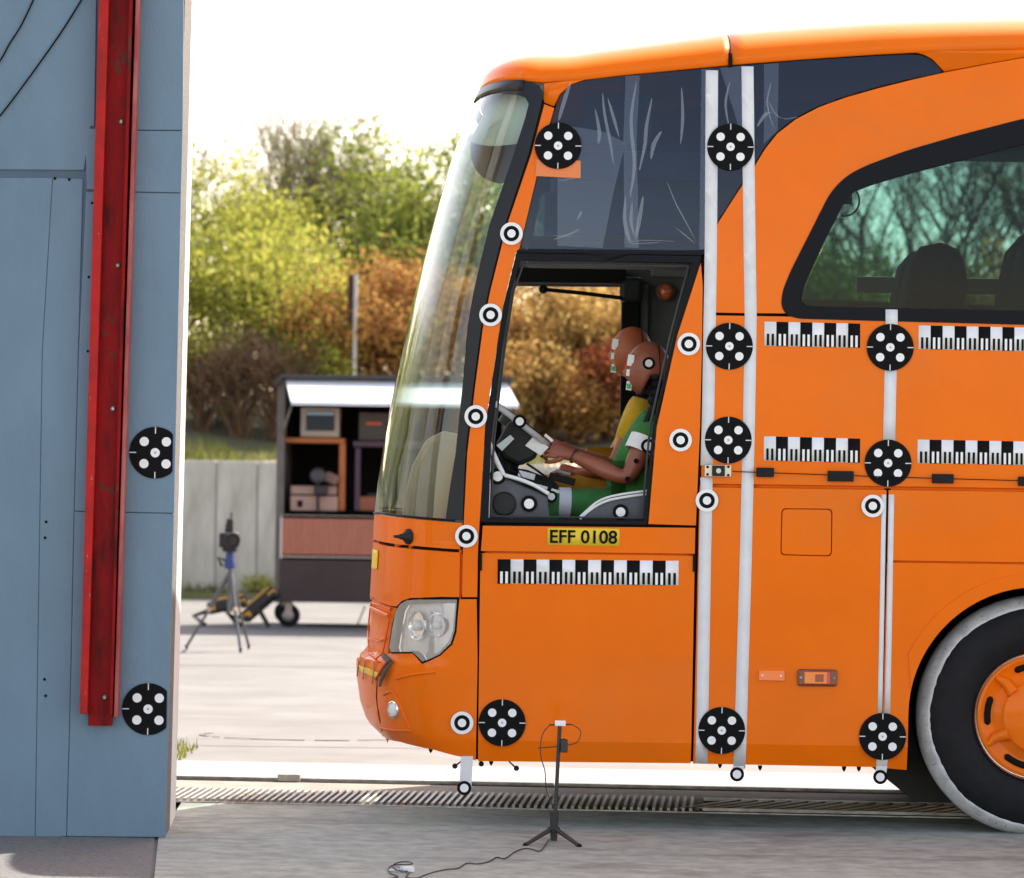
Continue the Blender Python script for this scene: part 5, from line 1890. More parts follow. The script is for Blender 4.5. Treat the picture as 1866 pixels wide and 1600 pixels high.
tag(MB().box(pc + Vector((0, 0, 0.012)), (0.05, 0.03, 0.022), Matrix.Rotation(0.5, 3, 'Z')).tube([pc + Vector((-0.03, 0, 0.008)), pc + Vector((-0.07, 0.01, 0.006))], 0.006, 6).obj('plug', TAPE, None, bev=0.003), 'small pale plug lying in the loop of the floor cable', 'plug')

# ================================================================== VIDEO CAMERA ON TRIPOD IN THE YARD
gc = G(410, 1187)
ty = gc.y
vt = thing('camera_tripod', gc, 'tall grey metal tripod standing in the sunny yard by the grey concrete wall', 'tripod')
LEGM = mat('tripod_grey', (0.13, 0.135, 0.14), 0.4, metal=0.6)
apx = P(420, 1042, ty)
for fx, fy_ in ((340, 1184), (438, 1190), (453, 1183)):
    f = G(fx, fy_)
    mid = apx.lerp(f, 0.5)
    lg = MB().tube([apx, mid], [0.022, 0.02], 8).tube([mid.lerp(apx, 0.05), f + Vector((0, 0, 0.03))], 0.013, 8).obj('leg', LEGM, vt, smooth=50)
    MB().tube([f + Vector((0, 0, 0.04)), f], [0.016, 0.008], 8).obj('foot', RUBBER, lg)
    MB().lathe([(0.022, 0), (0.022, 0.04)], mid, (apx - f), 8).obj('clamp', mat('clamp_grey', (0.5, 0.4, 0.3), 0.5), lg)
MB().tube([P(417, 1118, ty), P(419, 1030, ty)], 0.016, 8).obj('column', LEGM, vt, smooth=50)
MB().lathe([(0.045, -0.03), (0.05, 0.0), (0.04, 0.06), (0.035, 0.125)], P(419, 1030, ty), (0, 0, 1), 14).obj('fluid_head', mat('blue_head', (0.02, 0.05, 0.22), 0.4), vt, smooth=50)
MB().tube([P(412, 1022, ty), P(397, 1016, ty), P(405, 1032, ty)], 0.013, 8).obj('pan_handle', BLK2, vt, smooth=50)
vc = P(418, 984, ty)
cmr = thing('video_camera', P(418, 1006, ty), 'black video camera with upright microphone on the tall grey tripod', 'camera')
MB().box(vc, (0.16, 0.26, 0.13)).obj('camera_body', BLK2, cmr, bev=0.015)
ln = MB().lathe([(0.055, -0.05), (0.055, 0.06), (0.065, 0.07), (0.065, 0.12), (0.055, 0.12), (0.045, 0.10), (0, 0.095)], vc + Vector((0.03, -0.13, 0)), (0.15, -1, 0), 24).obj('lens', BLK2, cmr, smooth=40)
MB().box(P(419, 958, ty), (0.06, 0.06, 0.12)).obj('viewfinder', BLK2, cmr, bev=0.01)
MB().tube([P(421, 950, ty), P(422, 934, ty)], 0.008, 6).obj('microphone', BLK2, cmr)
MB().tube([P(411, 975, ty), P(413, 955, ty), P(419, 950, ty)], 0.01, 6).obj('carry_handle', BLK2, cmr, smooth=50)
MB().box(P(419, 1001, ty), (0.12, 0.16, 0.04)).obj('base_plate', BLK2, cmr, bev=0.005)

# ================================================================== EQUIPMENT CART
cg = G(526, 1144)
KY = cg.y + 0.12


def K(px, py, dy=0.0): return P(px, py, KY + dy)


cart = thing('equipment_cart', (K(715, 1100).x, KY + 0.6, 0), 'wheeled equipment cabin with raised white flap, pinkish front panel and dark brown base', 'cart')
BROWN = mat('brown_panel', (0.035, 0.022, 0.022), 0.5, var=0.15, vscale=5)
PINK = mat('faded_pink_panel', (0.42, 0.15, 0.09), 0.6, var=0.12, vscale=10, stretch=(9, 1, 0.6))
SIDEM = mat('cart_side', (0.13, 0.115, 0.105), 0.6, var=0.15)
DEEP = 1.3
XL, XRt = 505, 925
zb_, zt_ = K(505, 1098).z, K(505, 686).z


def cbox(name, a, b, y0, y1, m, bev=0.006, parent=cart):
    A, B = K(*a), K(*b)
    return MB().box(((A.x + B.x) / 2, KY + (y0 + y1) / 2, (A.z + B.z) / 2), (abs(A.x - B.x), y1 - y0, abs(A.z - B.z))).obj(name, m, parent, bev=bev)


cbox('side_wall', (506, 690), (514, 1098), 0.0, DEEP, SIDEM)
cbox('side_wall', (917, 694), (925, 1104), 0.0, DEEP, SIDEM)
cbox('back_wall', (512, 690), (919, 1098), DEEP - 0.04, DEEP - 0.01, DARK)
cbox('base_panel', (510, 1019), (922, 1102), -0.02, 0.02, BROWN)
fp = cbox('front_panel', (513, 944), (922, 1016), -0.03, 0.0, PINK)
TRIM = mat('pale_trim', (0.6, 0.52, 0.48), 0.5)
cbox('trim', (511, 939), (922, 944), -0.04, 0.02, TRIM, 0.002)
cbox('trim', (511, 1015), (922, 1019), -0.04, 0.02, TRIM, 0.002)
cbox('trim', (511, 942), (514, 1017), -0.036, 0.018, TRIM, 0.002)
for k in range(40):
    x_ = K(520 + k * 10.1, 980)
    MB().box((x_.x, KY - 0.031, x_.z), (0.006, 0.004, 0.36)).obj('groove', mat('pink_groove', (0.37, 0.13, 0.078), 0.7), fp)
cbox('floor', (512, 1090), (919, 1099), 0.0, DEEP - 0.03, DARK)
cbox('counter', (514, 932), (917, 938), 0.0, DEEP - 0.06, mat('counter', (0.03, 0.035, 0.035), 0.4))
A = K(505, 688)
rfp = [(K(500, 700).x, K(500, 700).z), (K(513, 683).x, K(513, 683).z), (K(935, 687).x, K(935, 687).z), (K(935, 694).x, K(935, 694).z), (K(516, 690).x, K(516, 690).z), (K(503, 706).x, K(503, 706).z)]
MB().prism(rfp, KY - 0.10, KY + DEEP + 0.05).obj('roof', mat('cart_roof', (0.025, 0.025, 0.028), 0.5), cart, bev=0.004)
# raised flap: white inside
f0, f1 = K(520, 694), K(922, 700)
e0, e1 = P(531, 738, KY - 0.55), P(945, 744, KY - 0.55)
fl = MB().add([f0, f1, e1, e0, f0 + Vector((0, 0.02, 0.03)), f1 + Vector((0, 0.02, 0.03)), e1 + Vector((0, 0.0, 0.035)), e0 + Vector((0, 0.0, 0.035))],
              [(0, 1, 2, 3), (7, 6, 5, 4), (0, 4, 5, 1), (1, 5, 6, 2), (2, 6, 7, 3), (3, 7, 4, 0)])
fl.obj('flap', mat('white_flap', (0.72, 0.75, 0.8), 0.45, var=0.04), cart)
for s_, pa, pb in ((0, (516, 745), (531, 740)), (1, (918, 748), (942, 745))):
    MB().tube([K(pa[0], 790), P(pb[0], pb[1], KY - 0.5)], 0.012, 6).obj('flap_stay', STEEL, cart)
# shelves
ORW = mat('orange_wood', (0.42, 0.12, 0.025), 0.5)
cbox('shelf', (516, 797), (627, 808), 0.15, 0.75, ORW)
cbox('shelf_leg', (617, 808), (627, 931), 0.16, 0.2, ORW)
PUR = mat('purple_frame', (0.06, 0.03, 0.055), 0.5)
cbox('shelf', (642, 803), (800, 816), 0.2, 0.8, PUR)
cbox('shelf_leg', (646, 816), (654, 931), 0.2, 0.26, PUR)
cbox('shelf_leg', (790, 816), (798, 931), 0.2, 0.26, PUR)


def loose(name, label, cat, a, b, y0, y1, m, bev=0.01):
    A, B = K(*a), K(*b)
    base = Vector(((A.x + B.x) / 2, KY + (y0 + y1) / 2, min(A.z, B.z)))
    t_ = thing(name, base, label, cat)
    MB().box(((A.x + B.x) / 2, KY + (y0 + y1) / 2, (A.z + B.z) / 2), (abs(A.x - B.x), y1 - y0, abs(A.z - B.z))).obj('case', m, t_, bev=bev)
    return t_


BEIGE = mat('beige_plastic', (0.42, 0.37, 0.31), 0.5)
mo = loose('monitor', 'beige tube monitor with dark screen on the orange shelf inside the cabin', 'monitor', (546, 742), (616, 797), 0.2, 0.65, BEIGE)
cbox('screen', (556, 748), (608, 785), 0.185, 0.21, mat('dark_screen', (0.01, 0.014, 0.02), 0.08, coat=1), 0.004, mo)
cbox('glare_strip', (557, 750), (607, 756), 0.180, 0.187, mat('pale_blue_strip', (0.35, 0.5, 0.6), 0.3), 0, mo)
dv = loose('display_unit', 'dark grey display unit with red stripe on the purple shelf inside the cabin', 'display', (652, 750), (706, 803), 0.3, 0.6, mat('dark_grey_case', (0.06, 0.055, 0.05), 0.5))
cbox('red_stripe', (665, 768), (694, 774), 0.285, 0.302, mat('red_stripe', (0.6, 0.12, 0.04), 0.5), 0, dv)
PINKB = mat('pinkish_case', (0.42, 0.27, 0.22), 0.5, var=0.1)
bx = loose('instrument_case', 'pinkish instrument case standing on the cabin counter under the orange shelf', 'case', (528, 903), (614, 932), 0.1, 0.5, PINKB)
cbox('lid', (528, 885), (612, 902), 0.12, 0.5, PINKB, 0.01, bx)
cbox('grille', (541, 912), (550, 924), 0.09, 0.102, DARK, 0, bx)
bx2 = loose('tool_box', 'small orange-brown box on the cabin counter under the purple shelf', 'box', (654, 905), (700, 932), 0.2, 0.5, mat('dull_orange_box', (0.28, 0.09, 0.04), 0.6))
cbox('handle', (668, 899), (686, 905), 0.3, 0.34, BLK2, 0.004, bx2)
cb = K(579, 932, 0.05)
lc = thing('cabin_camera', cb, 'small black camera on a short post at the front of the cabin counter', 'camera')
MB().tube([cb, K(579, 880, 0.05)], 0.018, 8).obj('post', BLK2, lc)
MB().box(K(585, 893, 0.05), (0.14, 0.12, 0.10)).obj('camera_body', BLK2, lc, bev=0.015)
MB().lathe([(0.075, 0), (0.08, 0.03), (0.06, 0.05), (0.03, 0.04), (0.0, 0.045)], K(580, 867, -0.02), (0, -1, 0.1), 20).obj('lens', mat('grey_lens', (0.04, 0.038, 0.042), 0.4), lc, smooth=40)
MB().box(K(604, 872, 0.12), (0.15, 0.12, 0.11), Matrix.Rotation(0.4, 3, 'Y')).obj('lamp_head', mat('dull_pink_case', (0.22, 0.13, 0.11), 0.6), lc, bev=0.03)
# wheels of the cart
for px, dy in ((526, 0.1), (520, 0.95), (900, 0.1), (905, 0.95)):
    c = K(px, 1122, dy)
    r_ = c.z
    r_ = 0.115
    c.z = r_
    w_ = MB().lathe([(0.0, 0.045), (0.06, 0.045), (0.075, 0.03), (0.10, 0.032), (r_, 0.015), (r_, -0.015), (0.10, -0.032), (0.0, -0.04)], c, (-0.15, -1, 0), 28).obj('castor', RUBBER, cart, smooth=40)
    MB().lathe([(0.06, 0.046), (0.05, 0.052), (0.0, 0.055)], c, (-0.15, -1, 0), 20).obj('hub', STEEL, w_, smooth=40)
    MB().box((c.x, c.y, (zb_ + c.z) / 2 + 0.01), (0.07, 0.12, abs(zb_ - c.z) + 0.02)).obj('fork', BEIGE, cart, bev=0.006)

# two yellow and black four-legged machines beside the cart
YB = mat('machine_yellow', (0.65, 0.33, 0.01), 0.4)


def machine(px, py, label, tilt, s=1.0):
    g0 = G(px, py)
    t_ = thing('walking_machine', g0, label, 'robot', 'folded four-legged machines beside the cabin')
    Rm = Matrix.Rotation(math.radians(-tilt), 3, 'Y')
    c = g0 + Vector((0, 0, 0.225 * s))
    bd = MB().box(c, (0.42 * s, 0.20 * s, 0.13 * s), Rm).obj('body', BLK2, t_, bev=0.02)
    for sg in (-1, 1):
        MB().box(c + Rm @ Vector((0, sg * 0.108 * s, 0)), (0.42 * s, 0.014, 0.06 * s), Rm).obj('side_plate', YB, bd, bev=0.004)
        MB().box(c + Rm @ Vector((0, sg * 0.12 * s, 0.0)), (0.24 * s, 0.012, 0.075 * s), Rm).obj('vent', BLK2, bd, bev=0.004)
    MB().box(c + Rm @ Vector((0.02, 0, 0.075 * s)), (0.30 * s, 0.15 * s, 0.02), Rm).obj('top_plate', YB, bd, bev=0.004)
    for dx in (-0.19, 0.17):
        for sg in (-1, 1):
            h = c + Rm @ Vector((dx * s, sg * 0.13 * s, -0.02 * s))
            fx = h.x - 0.03 * s
            knee = Vector((h.x - 0.17 * s, h.y, max(0.10, h.z * 0.62)))
            foot = Vector((knee.x + 0.11 * s, h.y, 0.014))
            MB().tube([h, knee, foot], [0.026 * s, 0.02 * s, 0.012 * s], 8).sphere(foot, 0.016, 8, 6).sphere(h, 0.036 * s, 10, 8).obj('leg', BLK2, t_, smooth=50)
    return t_


machine(414, 1141, 'yellow and black four-legged machine crouching behind the tall tripod', 12, 0.95)
machine(474, 1142, 'yellow and black four-legged machine tilted up against the cart wheel', 42, 1.0)
# loose leads behind the cart
for k, pts in enumerate((((640, 1138), (650, 1128), (665, 1105)), ((560, 1140), (590, 1136), (630, 1139), (668, 1135)))):
    q = [Vector((P(a, b, KY + 0.5).x, KY + 0.5, max(0.008, P(a, b, KY + 0.5).z if b < 1120 else 0.008))) for a, b in pts]
    tag(MB().tube(smooth_line(q, 5), 0.008, 6).obj('cart_lead', BLK2, None), ('black lead hanging from under the brown cart base' if k == 0 else 'black lead lying on the ground under the brown cart base'), 'cable')

# ================================================================== RETAINING WALL, BANK AND TREES
WBY = G(420, 1090).y
wz = P(420, 840, WBY).z
RWM = mat('wall_concrete', (0.40, 0.37, 0.31), 0.9, col2=(0.60, 0.565, 0.49), vscale=2.2, bump=0.4, bscale=30, stretch=(2.2, 1, 0.55))
rw = thing('retaining_wall', (0, WBY + 0.15, 0), 'grey concrete retaining wall of upright slabs below the bushes', 'wall')
pw = (P(468, 950, WBY).x - P(393, 950, WBY).x)
x0_ = P(393, 950, WBY).x
pm = MB().box((0, 0, wz / 2), (pw - 0.010, 0.16, wz)).mesh('slab')
pm.materials.append(RWM)
for k in range(-26, 40):
    o = bpy.data.objects.new('slab', pm)
    C.objects.link(o)
    o.location = (x0_ + (k + 0.5) * pw, WBY + 0.08 + 0.006 * math.sin(k * 7.1), 0.0)
    child(o, rw)
    bevel(o, 0.01)
MB().box((0, WBY + 0.22, wz / 2 - 0.02), (36, 0.1, wz - 0.06)).obj('backing', mat('wall_joint', (0.20, 0.185, 0.16), 0.9), rw)
# verge at the foot of the wall
tag(MB().box((0, WBY - 0.17, 0.03), (36, 0.34, 0.09)).obj('verge', mat('verge_earth', (0.22, 0.19, 0.12), 0.95, col2=(0.16, 0.17, 0.06), vscale=3, bump=0.8, bscale=30)), kind='structure')
BANK = mat('bank_earth', (0.085, 0.065, 0.04), 0.95, col2=(0.09, 0.10, 0.03), vscale=1.5, bump=0.8, bscale=12)
bk = MB()
NX, NY = 48, 14
V, F = [], []
for j in range(NY):
    for i in range(NX):
        x = -40 + 80 * i / (NX - 1)
        y = WBY + 0.2 + 24 * (j / (NY - 1)) ** 1.4
        V.append((x, y, wz - 0.05 + 1.2 * (1 - math.exp(-(y - WBY - 0.2) / 6)) + 0.12 * math.sin(x * 1.7 + j)))
for j in range(NY - 1):
    for i in range(NX - 1):
        F.append((j * NX + i, j * NX + i + 1, (j + 1) * NX + i + 1, (j + 1) * NX + i))
o = MB().add(V, F).obj('embankment', BANK, None, smooth=60)
o['kind'] = 'structure'


def bank_z(y): return wz - 0.05 + 1.2 * (1 - math.exp(-max(0, y - WBY - 0.2) / 6))


BARK = mat('bark', (0.11, 0.085, 0.06), 0.9, var=0.3, vscale=4)
BARKB = mat('brown_twig', (0.15, 0.085, 0.045), 0.9, var=0.3, vscale=4)


def grow(base, H, r0, levels, seed, nstem=1, lean=0.25, kids=5, ratio=0.55, wob=0.22, upb=0.10, spread=0.8):
    rd = random.Random(seed)
    segs, tips = [], []

    def br(p, d, L, r, lev):
        st = 4 if lev < 2 else 3
        for s in range(st):
            d = (d + Vector((rd.gauss(0, wob), rd.gauss(0, wob), rd.gauss(0, wob) + upb))).normalized()
            q = p + d * (L / st)
            r2 = max(r * (0.86 if lev < 2 else 0.72), 0.0035)
            segs.append((p, q, r, r2))
            if lev >= levels - 1: tips.append((q, lev))
            if lev < levels:
                nk = kids if s == st - 1 else (kids - 2 if s > 0 else (0 if lev == 0 else 1))
                nk = max(0, int(round(nk * rd.uniform(0.6, 1.2))))
                for _ in range(nk):
                    a = rd.uniform(0, 2 * math.pi)
                    side = Vector((math.cos(a), math.sin(a), rd.uniform(-0.1, 0.5)))
                    br(q, (d * (1 - spread * 0.6) + side * spread).normalized(), L * ratio * rd.uniform(0.7, 1.15), r2 * 0.62, lev + 1)
            p, r = q, r2
    for k in range(nstem):
        a = rd.uniform(0, 2 * math.pi)
        ln = lean * rd.uniform(0.3, 1.0)
        b = Vector(base) + Vector((rd.gauss(0, 0.04), rd.gauss(0, 0.04), 0)) * (nstem > 1)
        br(b, Vector((math.cos(a) * ln, math.sin(a) * ln, 1)).normalized(), H * rd.uniform(0.75, 1.0), r0, 0)
    return segs, tips


def seg_mesh(name, segs, m, parent, n=4):
    P0 = np.array([s[0] for s in segs]); P1 = np.array([s[1] for s in segs])
    R0 = np.array([s[2] for s in segs]); R1 = np.array([s[3] for s in segs])
    D = P1 - P0
    D /= np.linalg.norm(D, axis=1)[:, None] + 1e-9
    up = np.where(np.abs(D[:, 2:3]) < 0.9, np.array([[0, 0, 1.0]]), np.array([[1.0, 0, 0]]))
    X = np.cross(D, up); X /= np.linalg.norm(X, axis=1)[:, None]
    Yv = np.cross(X, D)
    N = len(segs)
    V = np.zeros((N, 2 * n, 3))
    for k in range(n):
        t = 2 * math.pi * k / n
        o_ = X * math.cos(t) + Yv * math.sin(t)
        V[:, k] = P0 + o_ * R0[:, None]
        V[:, n + k] = P1 + o_ * R1[:, None]
    base = (np.arange(N) * 2 * n)[:, None]
    F = np.concatenate([base + np.array([[k, (k + 1) % n, n + (k + 1) % n, n + k]]) for k in range(n)], 0)
    return np_mesh(name, V.reshape(-1, 3), F, m, parent, True)


def leaf_mesh(name, pts, per, spread, size, m, parent, seed=0, droop=0.0):
    r = np.random.default_rng(seed)
    pts = np.repeat(np.array([tuple(p) for p in pts]), per, axis=0)
    N = len(pts)
    pts = pts + r.normal(0, spread, (N, 3))
    d = r.normal(0, 1, (N, 3)); d[:, 2] -= droop
    d /= np.linalg.norm(d, axis=1)[:, None]
    e = r.normal(0, 1, (N, 3))
    e -= d * np.sum(d * e, axis=1)[:, None]
    e /= np.linalg.norm(e, axis=1)[:, None] + 1e-9
    s = size * r.uniform(0.55, 1.3, N)[:, None]
    V = np.stack([pts - d * s, pts + e * s * 0.45, pts + d * s, pts - e * s * 0.45], 1)
    F = (np.arange(N) * 4)[:, None] + np.array([[0, 1, 2, 3]])
    return np_mesh(name, V.reshape(-1, 3), F, m, parent)


def tree(name, label, cat, px, Y, top_py, seed, leafm, barkm=BARK, levels=4, nstem=1, per=6, spread=0.10, size=0.05, group=None, r0=0.07, kids=5, lean=0.25, ratio=0.55, frac=0.42, wob=0.2, sp=0.8, upb=0.10, squash=None):
    x = P(px, 800, Y).x
    zb = bank_z(Y) - 0.05
    zt = P(px, top_py, Y).z
    H = (zt - zb)
    t_ = thing(name, (x, Y, zb), label, cat, group)
    segs, tips = grow((x, Y, zb), H * frac, r0, levels, seed, nstem, lean, kids, ratio, wob, upb, sp)
    # bring the crown to the height measured
    mx = np.percentile([q[1].z for q in segs], 99.5)
    k = H / max(0.3, mx - zb)
    fx = squash or 1.0

    def sc(p): return Vector((x + (p.x - x) * k * fx, Y + (p.y - Y) * k * min(fx, 1), zb + (p.z - zb) * k))
    segs = [(sc(a), sc(b), r, r2) for a, b, r, r2 in segs]
    tips = [(sc(p), l) for p, l in tips]
    thick = [s for s in segs if s[2] > r0 * 0.45]
    thin = [s for s in segs if s[2] <= r0 * 0.45]
    seg_mesh('trunk', thick, barkm, t_, 6)
    if thin: seg_mesh('branches', thin, barkm, t_, 3)
    if leafm is not None and tips:
        leaf_mesh('crown', [p for p, l in tips], per, spread, size, leafm, t_, seed)
    return t_, len(segs), len(tips)


L_YG = leaf_mat('yellow_green_leaf', (0.24, 0.27, 0.045), (0.58, 0.57, 0.12))
L_GR = leaf_mat('green_leaf', (0.12, 0.17, 0.035), (0.38, 0.42, 0.09))
L_BUD = leaf_mat('bud_leaf', (0.14, 0.14, 0.05), (0.28, 0.26, 0.10))
L_OR = leaf_mat('copper_leaf', (0.24, 0.10, 0.04), (0.55, 0.33, 0.10), 1.4)
L_YE = leaf_mat('amber_leaf', (0.34, 0.19, 0.06), (0.68, 0.50, 0.18), 1.5)
L_RD = leaf_mat('red_leaf', (0.15, 0.035, 0.02), (0.30, 0.12, 0.045), 1.1)
L_DG = leaf_mat('dark_green_leaf', (0.05, 0.09, 0.015), (0.15, 0.21, 0.03))
info = []
gb, gt, gs = 'bushes on the bank behind the wall', 'bare budding trees on the bank', 'leafy trees on the bank'
info.append(tree('leafy_bush', 'large bright yellow-green bush above the wall beside the blue gate wall', 'bush', 425, 33.0, 395, 3, L_YG, levels=2, nstem=8, per=9, spread=0.11, size=0.042, r0=0.035, lean=0.9, kids=4, squash=1.0))
info.append(tree('leafy_bush', 'low yellow-green bush spilling over the wall top behind the tripod', 'bush', 380, 32.2, 560, 4, L_YG, levels=2, nstem=5, per=8, spread=0.11, size=0.042, r0=0.03, lean=1.0, kids=4))
info.append(tree('leafy_bush', 'small yellow-green bush just behind the cabin roof', 'bush', 545, 32.4, 575, 14, L_YG, levels=2, nstem=5, per=12, spread=0.12, size=0.04, r0=0.03, lean=0.9, kids=4))
info.append(tree('leafy_tree', 'slender yellow-green tree rising out of the bright bush by the blue wall', 'tree', 375, 35.0, 275, 8, L_YG, levels=3, nstem=2, per=3, spread=0.12, size=0.045, r0=0.045, lean=0.3, kids=4))
for px, Y, tp_, sd_, lab in ((430, 38, 190, 21, 'bare budding tree with thin grey twigs behind the bright bush, closest to the blue wall'), (520, 39.5, 175, 22, 'tall bare budding tree with fine grey twigs above the bright bush'),
                             (600, 38.5, 205, 23, 'bare budding tree between the bright bush and the dense green tree')):
    info.append(tree('budding_tree', lab, 'tree', px, Y, tp_, sd_, L_BUD, levels=3, nstem=4, per=1, spread=0.06, size=0.03, r0=0.05, lean=0.35, kids=4, frac=0.5, wob=0.14, sp=0.6, upb=0.16))
info.append(tree('leafy_tree', 'dense mid-green tree seen beside the windscreen above the copper bushes', 'tree', 715, 36.0, 262, 31, L_GR, levels=3, nstem=3, per=2, spread=0.11, size=0.055, r0=0.06, lean=0.4, kids=4))
info.append(tree('leafy_tree', 'mid-green tree standing behind the coach windscreen', 'tree', 815, 36.8, 225, 32, L_GR, levels=3, nstem=3, per=2, spread=0.11, size=0.055, r0=0.06, lean=0.4, kids=4))
cop = [(620, 32.6, 520, 41, L_OR, 'copper-leaved bush around the white pole behind the cabin'), (700, 33.2, 480, 42, L_OR, 'copper-leaved bush below the dense green tree'), (790, 33.4, 500, 43, L_OR, 'copper-leaved bush seen at the windscreen edge'),
       (905, 33.6, 520, 44, L_YE, 'amber-leaved bush seen through the driver window beside the dashboard'), (1000, 32.8, 505, 45, L_YE, 'amber-leaved bush in the middle of the driver window'), (1090, 33.4, 520, 46, L_YE, 'amber-leaved bush seen behind the dummies'),
       (1120, 32.2, 640, 47, L_RD, 'dull red-leaved bush seen behind the dummies'), (960, 32.0, 640, 48, L_YE, 'low amber-leaved bush at the wall top in the driver window'), (1190, 34.0, 470, 49, L_OR, 'copper-leaved bush hidden mostly by the coach pillar'),
       (1050, 32.0, 690, 50, L_OR, 'low copper-leaved bush at the wall top in the driver window')]
for px, Y, tp_, sd_, lm, lab in cop:
    info.append(tree('copper_bush', lab, 'bush', px, Y, tp_, sd_, lm, BARKB, levels=2, nstem=6, per=8, spread=0.12, size=0.045, r0=0.03, lean=0.9, kids=4, group=None))
# brown brushwood under the bright bush
for px, Y, sd_, lab in ((370, 31.6, 61, 'brown leafless brushwood at the wall top nearest the blue wall'), (440, 31.5, 62, 'brown leafless brushwood at the wall top behind the video camera'), (500, 31.6, 63, 'brown leafless brushwood at the wall top beside the cabin')):
    info.append(tree('brushwood', lab, 'bush', px, Y, 600, sd_, None, BARKB, nstem=26, per=0, r0=0.016, lean=0.5, kids=3, levels=2, frac=0.6))
# trees behind the coach, seen through its windows
for px, Y, tp_, sd_ in ((1180, 42, 330, 71), (1380, 40, 320, 72), (1530, 37.5, 150, 73), (1640, 39, 120, 74), (1760, 37.5, 140, 75), (1860, 39, 120, 76), (1980, 38, 140, 77), (1080, 41, 340, 78)):
    info.append(tree('bare_tree', 'bare dark-branched tree on the bank seen through the coach windows', 'tree', px, Y, tp_, sd_, L_BUD if sd_ % 2 else None, levels=3, nstem=3, per=1, spread=0.06, size=0.03, r0=0.07, lean=0.3, kids=4, frac=0.5, wob=0.15, sp=0.65, upb=0.14, group='bare trees behind the coach'))
for px, Y, tp_, sd_, lab in ((1500, 33, 455, 81, 'dark green bush in the lower corner of the passenger window'), (1600, 33.5, 475, 82, 'dark green bush beside the seats in the passenger window')):
    info.append(tree('green_bush', lab, 'bush', px, Y, tp_, sd_, L_DG, levels=2, nstem=6, per=10, spread=0.13, size=0.05, r0=0.03, lean=0.9, kids=4))
for k, (px, Y, tp_, sd_) in enumerate(((1750, 34, 500, 83), (1900, 34, 480, 84), (1330, 34, 470, 85), (2050, 34, 480, 86))):
    info.append(tree('copper_bush', 'copper-leaved bush hidden behind the coach body', 'bush', px, Y, tp_, sd_, L_OR, BARKB, levels=2, nstem=5, per=7, spread=0.13, size=0.055, r0=0.03, lean=0.9, kids=4, group='copper bushes behind the coach'))
for k, (px, Y, tp_, sd_) in enumerate(((200, 34, 330, 91), (20, 35, 300, 92), (-180, 34, 350, 93))):  # unseen trees added as something for the windscreen to reflect
    info.append(tree('leafy_tree', 'added yellow-green tree, unseen behind the blue wall', 'tree', px, Y, tp_, sd_, L_YG, levels=2, nstem=4, per=8, spread=0.15, size=0.06, r0=0.05, lean=0.7, kids=4, group='added trees behind the blue wall'))
# more added trees, unseen behind the blue wall, for the windscreen to mirror
src_tree = info[0][0]
for k, (x, y, rz_, sc_k) in enumerate(((-10.5, 36, 2.2, 1.0), (-13, 33, 0.5, 1.1), (-15, 32, 4.0, 1.0), (-17, 30, 1.3, 1.2), (-18.6, 28, 3.1, 1.05), (-21.4, 23.5, 0.9, 1.1), (-20, 26, 2.6, 1.25), (-22.5, 21, 3.7, 1.2), (-24, 15, 4.4, 1.25), (-24.5, 9, 5.2, 1.1))):
    o = src_tree.copy()
    C.objects.link(o)
    o['label'] = 'added yellow-green tree, unseen behind the blue wall'
    o['category'] = 'tree'; o['group'] = 'added trees behind the blue wall'
    o.name = 'leafy_tree'
    o.location = (x, y, -0.05)
    o.rotation_euler = (0, 0, rz_)
    o.scale = (sc_k * 1.7, sc_k * 1.7, sc_k * 2.1)
    for c in src_tree.children:
        d = c.copy(); C.objects.link(d); d.parent = o
        d.matrix_parent_inverse = c.matrix_parent_inverse.copy()
print('TREES', sum(i[1] for i in info), sum(i[2] for i in info))

# grass along the wall top and weeds at its foot
r = np.random.default_rng(4)


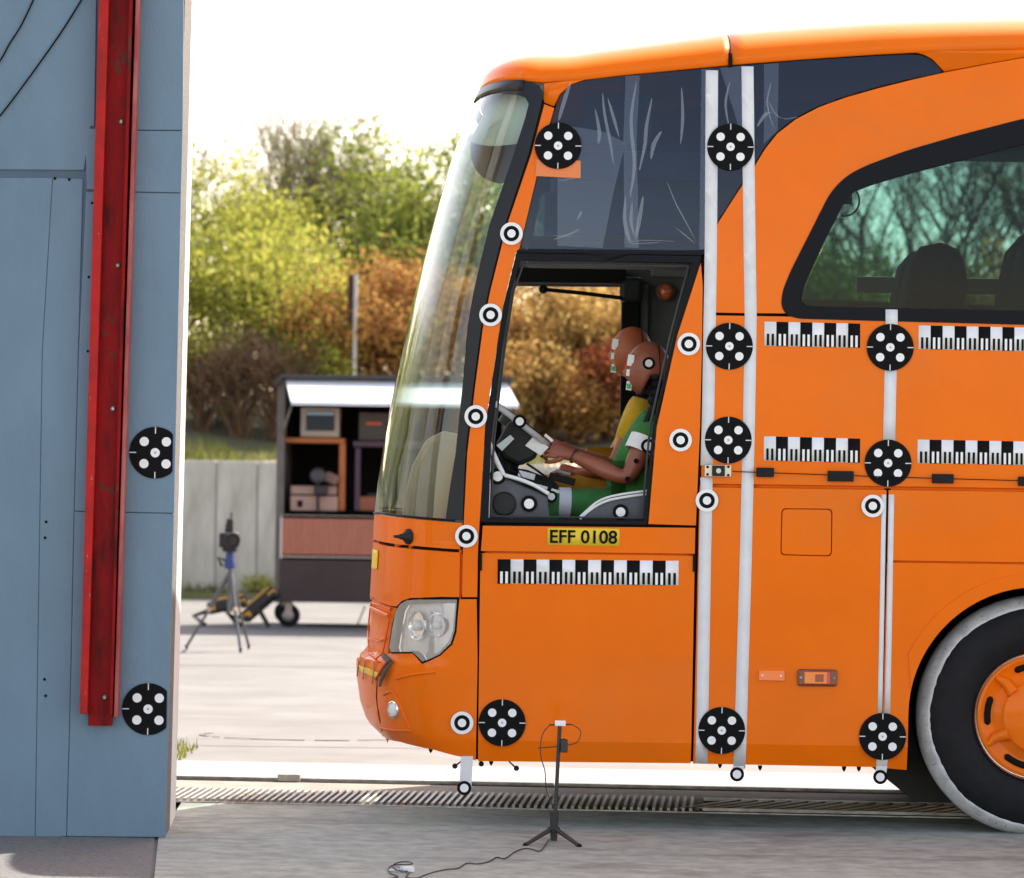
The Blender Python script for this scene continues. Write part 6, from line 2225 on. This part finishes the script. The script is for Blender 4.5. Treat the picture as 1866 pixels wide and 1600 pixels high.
def grass(name, label, n, xr, yr, zf, hgt, m, wid=0.006):
    x = r.uniform(*xr, n); y = r.uniform(*yr, n)
    z = np.array([zf(v) for v in y])
    h = hgt * r.uniform(0.4, 1.2, n) * (0.5 + 0.5 * np.sin(x * 2.3 + 1) ** 2)
    a = r.uniform(0, 2 * math.pi, n)
    ln = r.normal(0, 0.35, (n, 2)) * h[:, None]
    V = np.zeros((n, 3, 3))
    V[:, 0] = np.stack([x - wid * np.cos(a), y - wid * np.sin(a), z], 1)
    V[:, 1] = np.stack([x + wid * np.cos(a), y + wid * np.sin(a), z], 1)
    V[:, 2] = np.stack([x + ln[:, 0], y + ln[:, 1], z + h], 1)
    o = np_mesh(name, V.reshape(-1, 3), (np.arange(n) * 3)[:, None] + np.array([[0, 1, 2]]), m)
    return tag(o, label, 'grass', kind='stuff')


GRASS = leaf_mat('grass_blade', (0.10, 0.13, 0.02), (0.30, 0.30, 0.06), 1.0, 0.4)
grass('grass', 'long green grass along the top of the concrete wall', 6000, (-8, 12), (WBY + 0.2, WBY + 0.9), bank_z, 0.26, GRASS, 0.008)
grass('grass', 'sparse weeds along the foot of the concrete wall', 2600, (-8, 12), (WBY - 0.32, WBY - 0.02), lambda y: 0.07, 0.16, GRASS, 0.009)
wd = G(345, 1385)
grass('weeds', 'small tuft of yellow-green weeds beside the white edge of the blue wall', 140, (wd.x - 0.22, wd.x - 0.02), (wd.y - 0.15, wd.y + 0.9), lambda y: 0.0, 0.13, GRASS, 0.006)
for px, lab in ((460, 'yellow-flowered weed at the wall foot'), (485, 'leafy weed at the wall foot beside the cabin')):
    b = P(px, 1078, WBY - 0.2); b.z = 0.07
    t_ = thing('weed', b, lab, 'plant')
    sg = []
    tp2 = []
    rd = random.Random(px)
    for k in range(9):
        e_ = b + Vector((rd.gauss(0, 0.07), rd.gauss(0, 0.05), rd.uniform(0.1, 0.22)))
        sg.append((b, e_, 0.004, 0.002)); tp2 += [b.lerp(e_, 0.5), e_, b.lerp(e_, 0.8)]
    seg_mesh('stem', sg, BARKB, t_, 3)
    leaf_mesh('leaves', tp2, 6, 0.02, 0.028, L_YG, t_, px)

# white pole among the copper bushes
pb = P(645, 690, 31.6); pb.z = bank_z(31.6) - 0.05
pole = thing('white_pole', pb, 'thin weathered white pole with rusty box rising from the copper bush', 'pole')
pt = P(649, 500, 31.6)
MB().tube([pb, pt], 0.028, 10).obj('shaft', mat('weathered_white', (0.55, 0.52, 0.48), 0.7, var=0.15, vscale=8), pole, smooth=50)
MB().box(P(639, 545, 31.65), (0.075, 0.07, 0.62)).obj('rusty_box', mat('rust_dark', (0.05, 0.018, 0.012), 0.8), pole, bev=0.01)
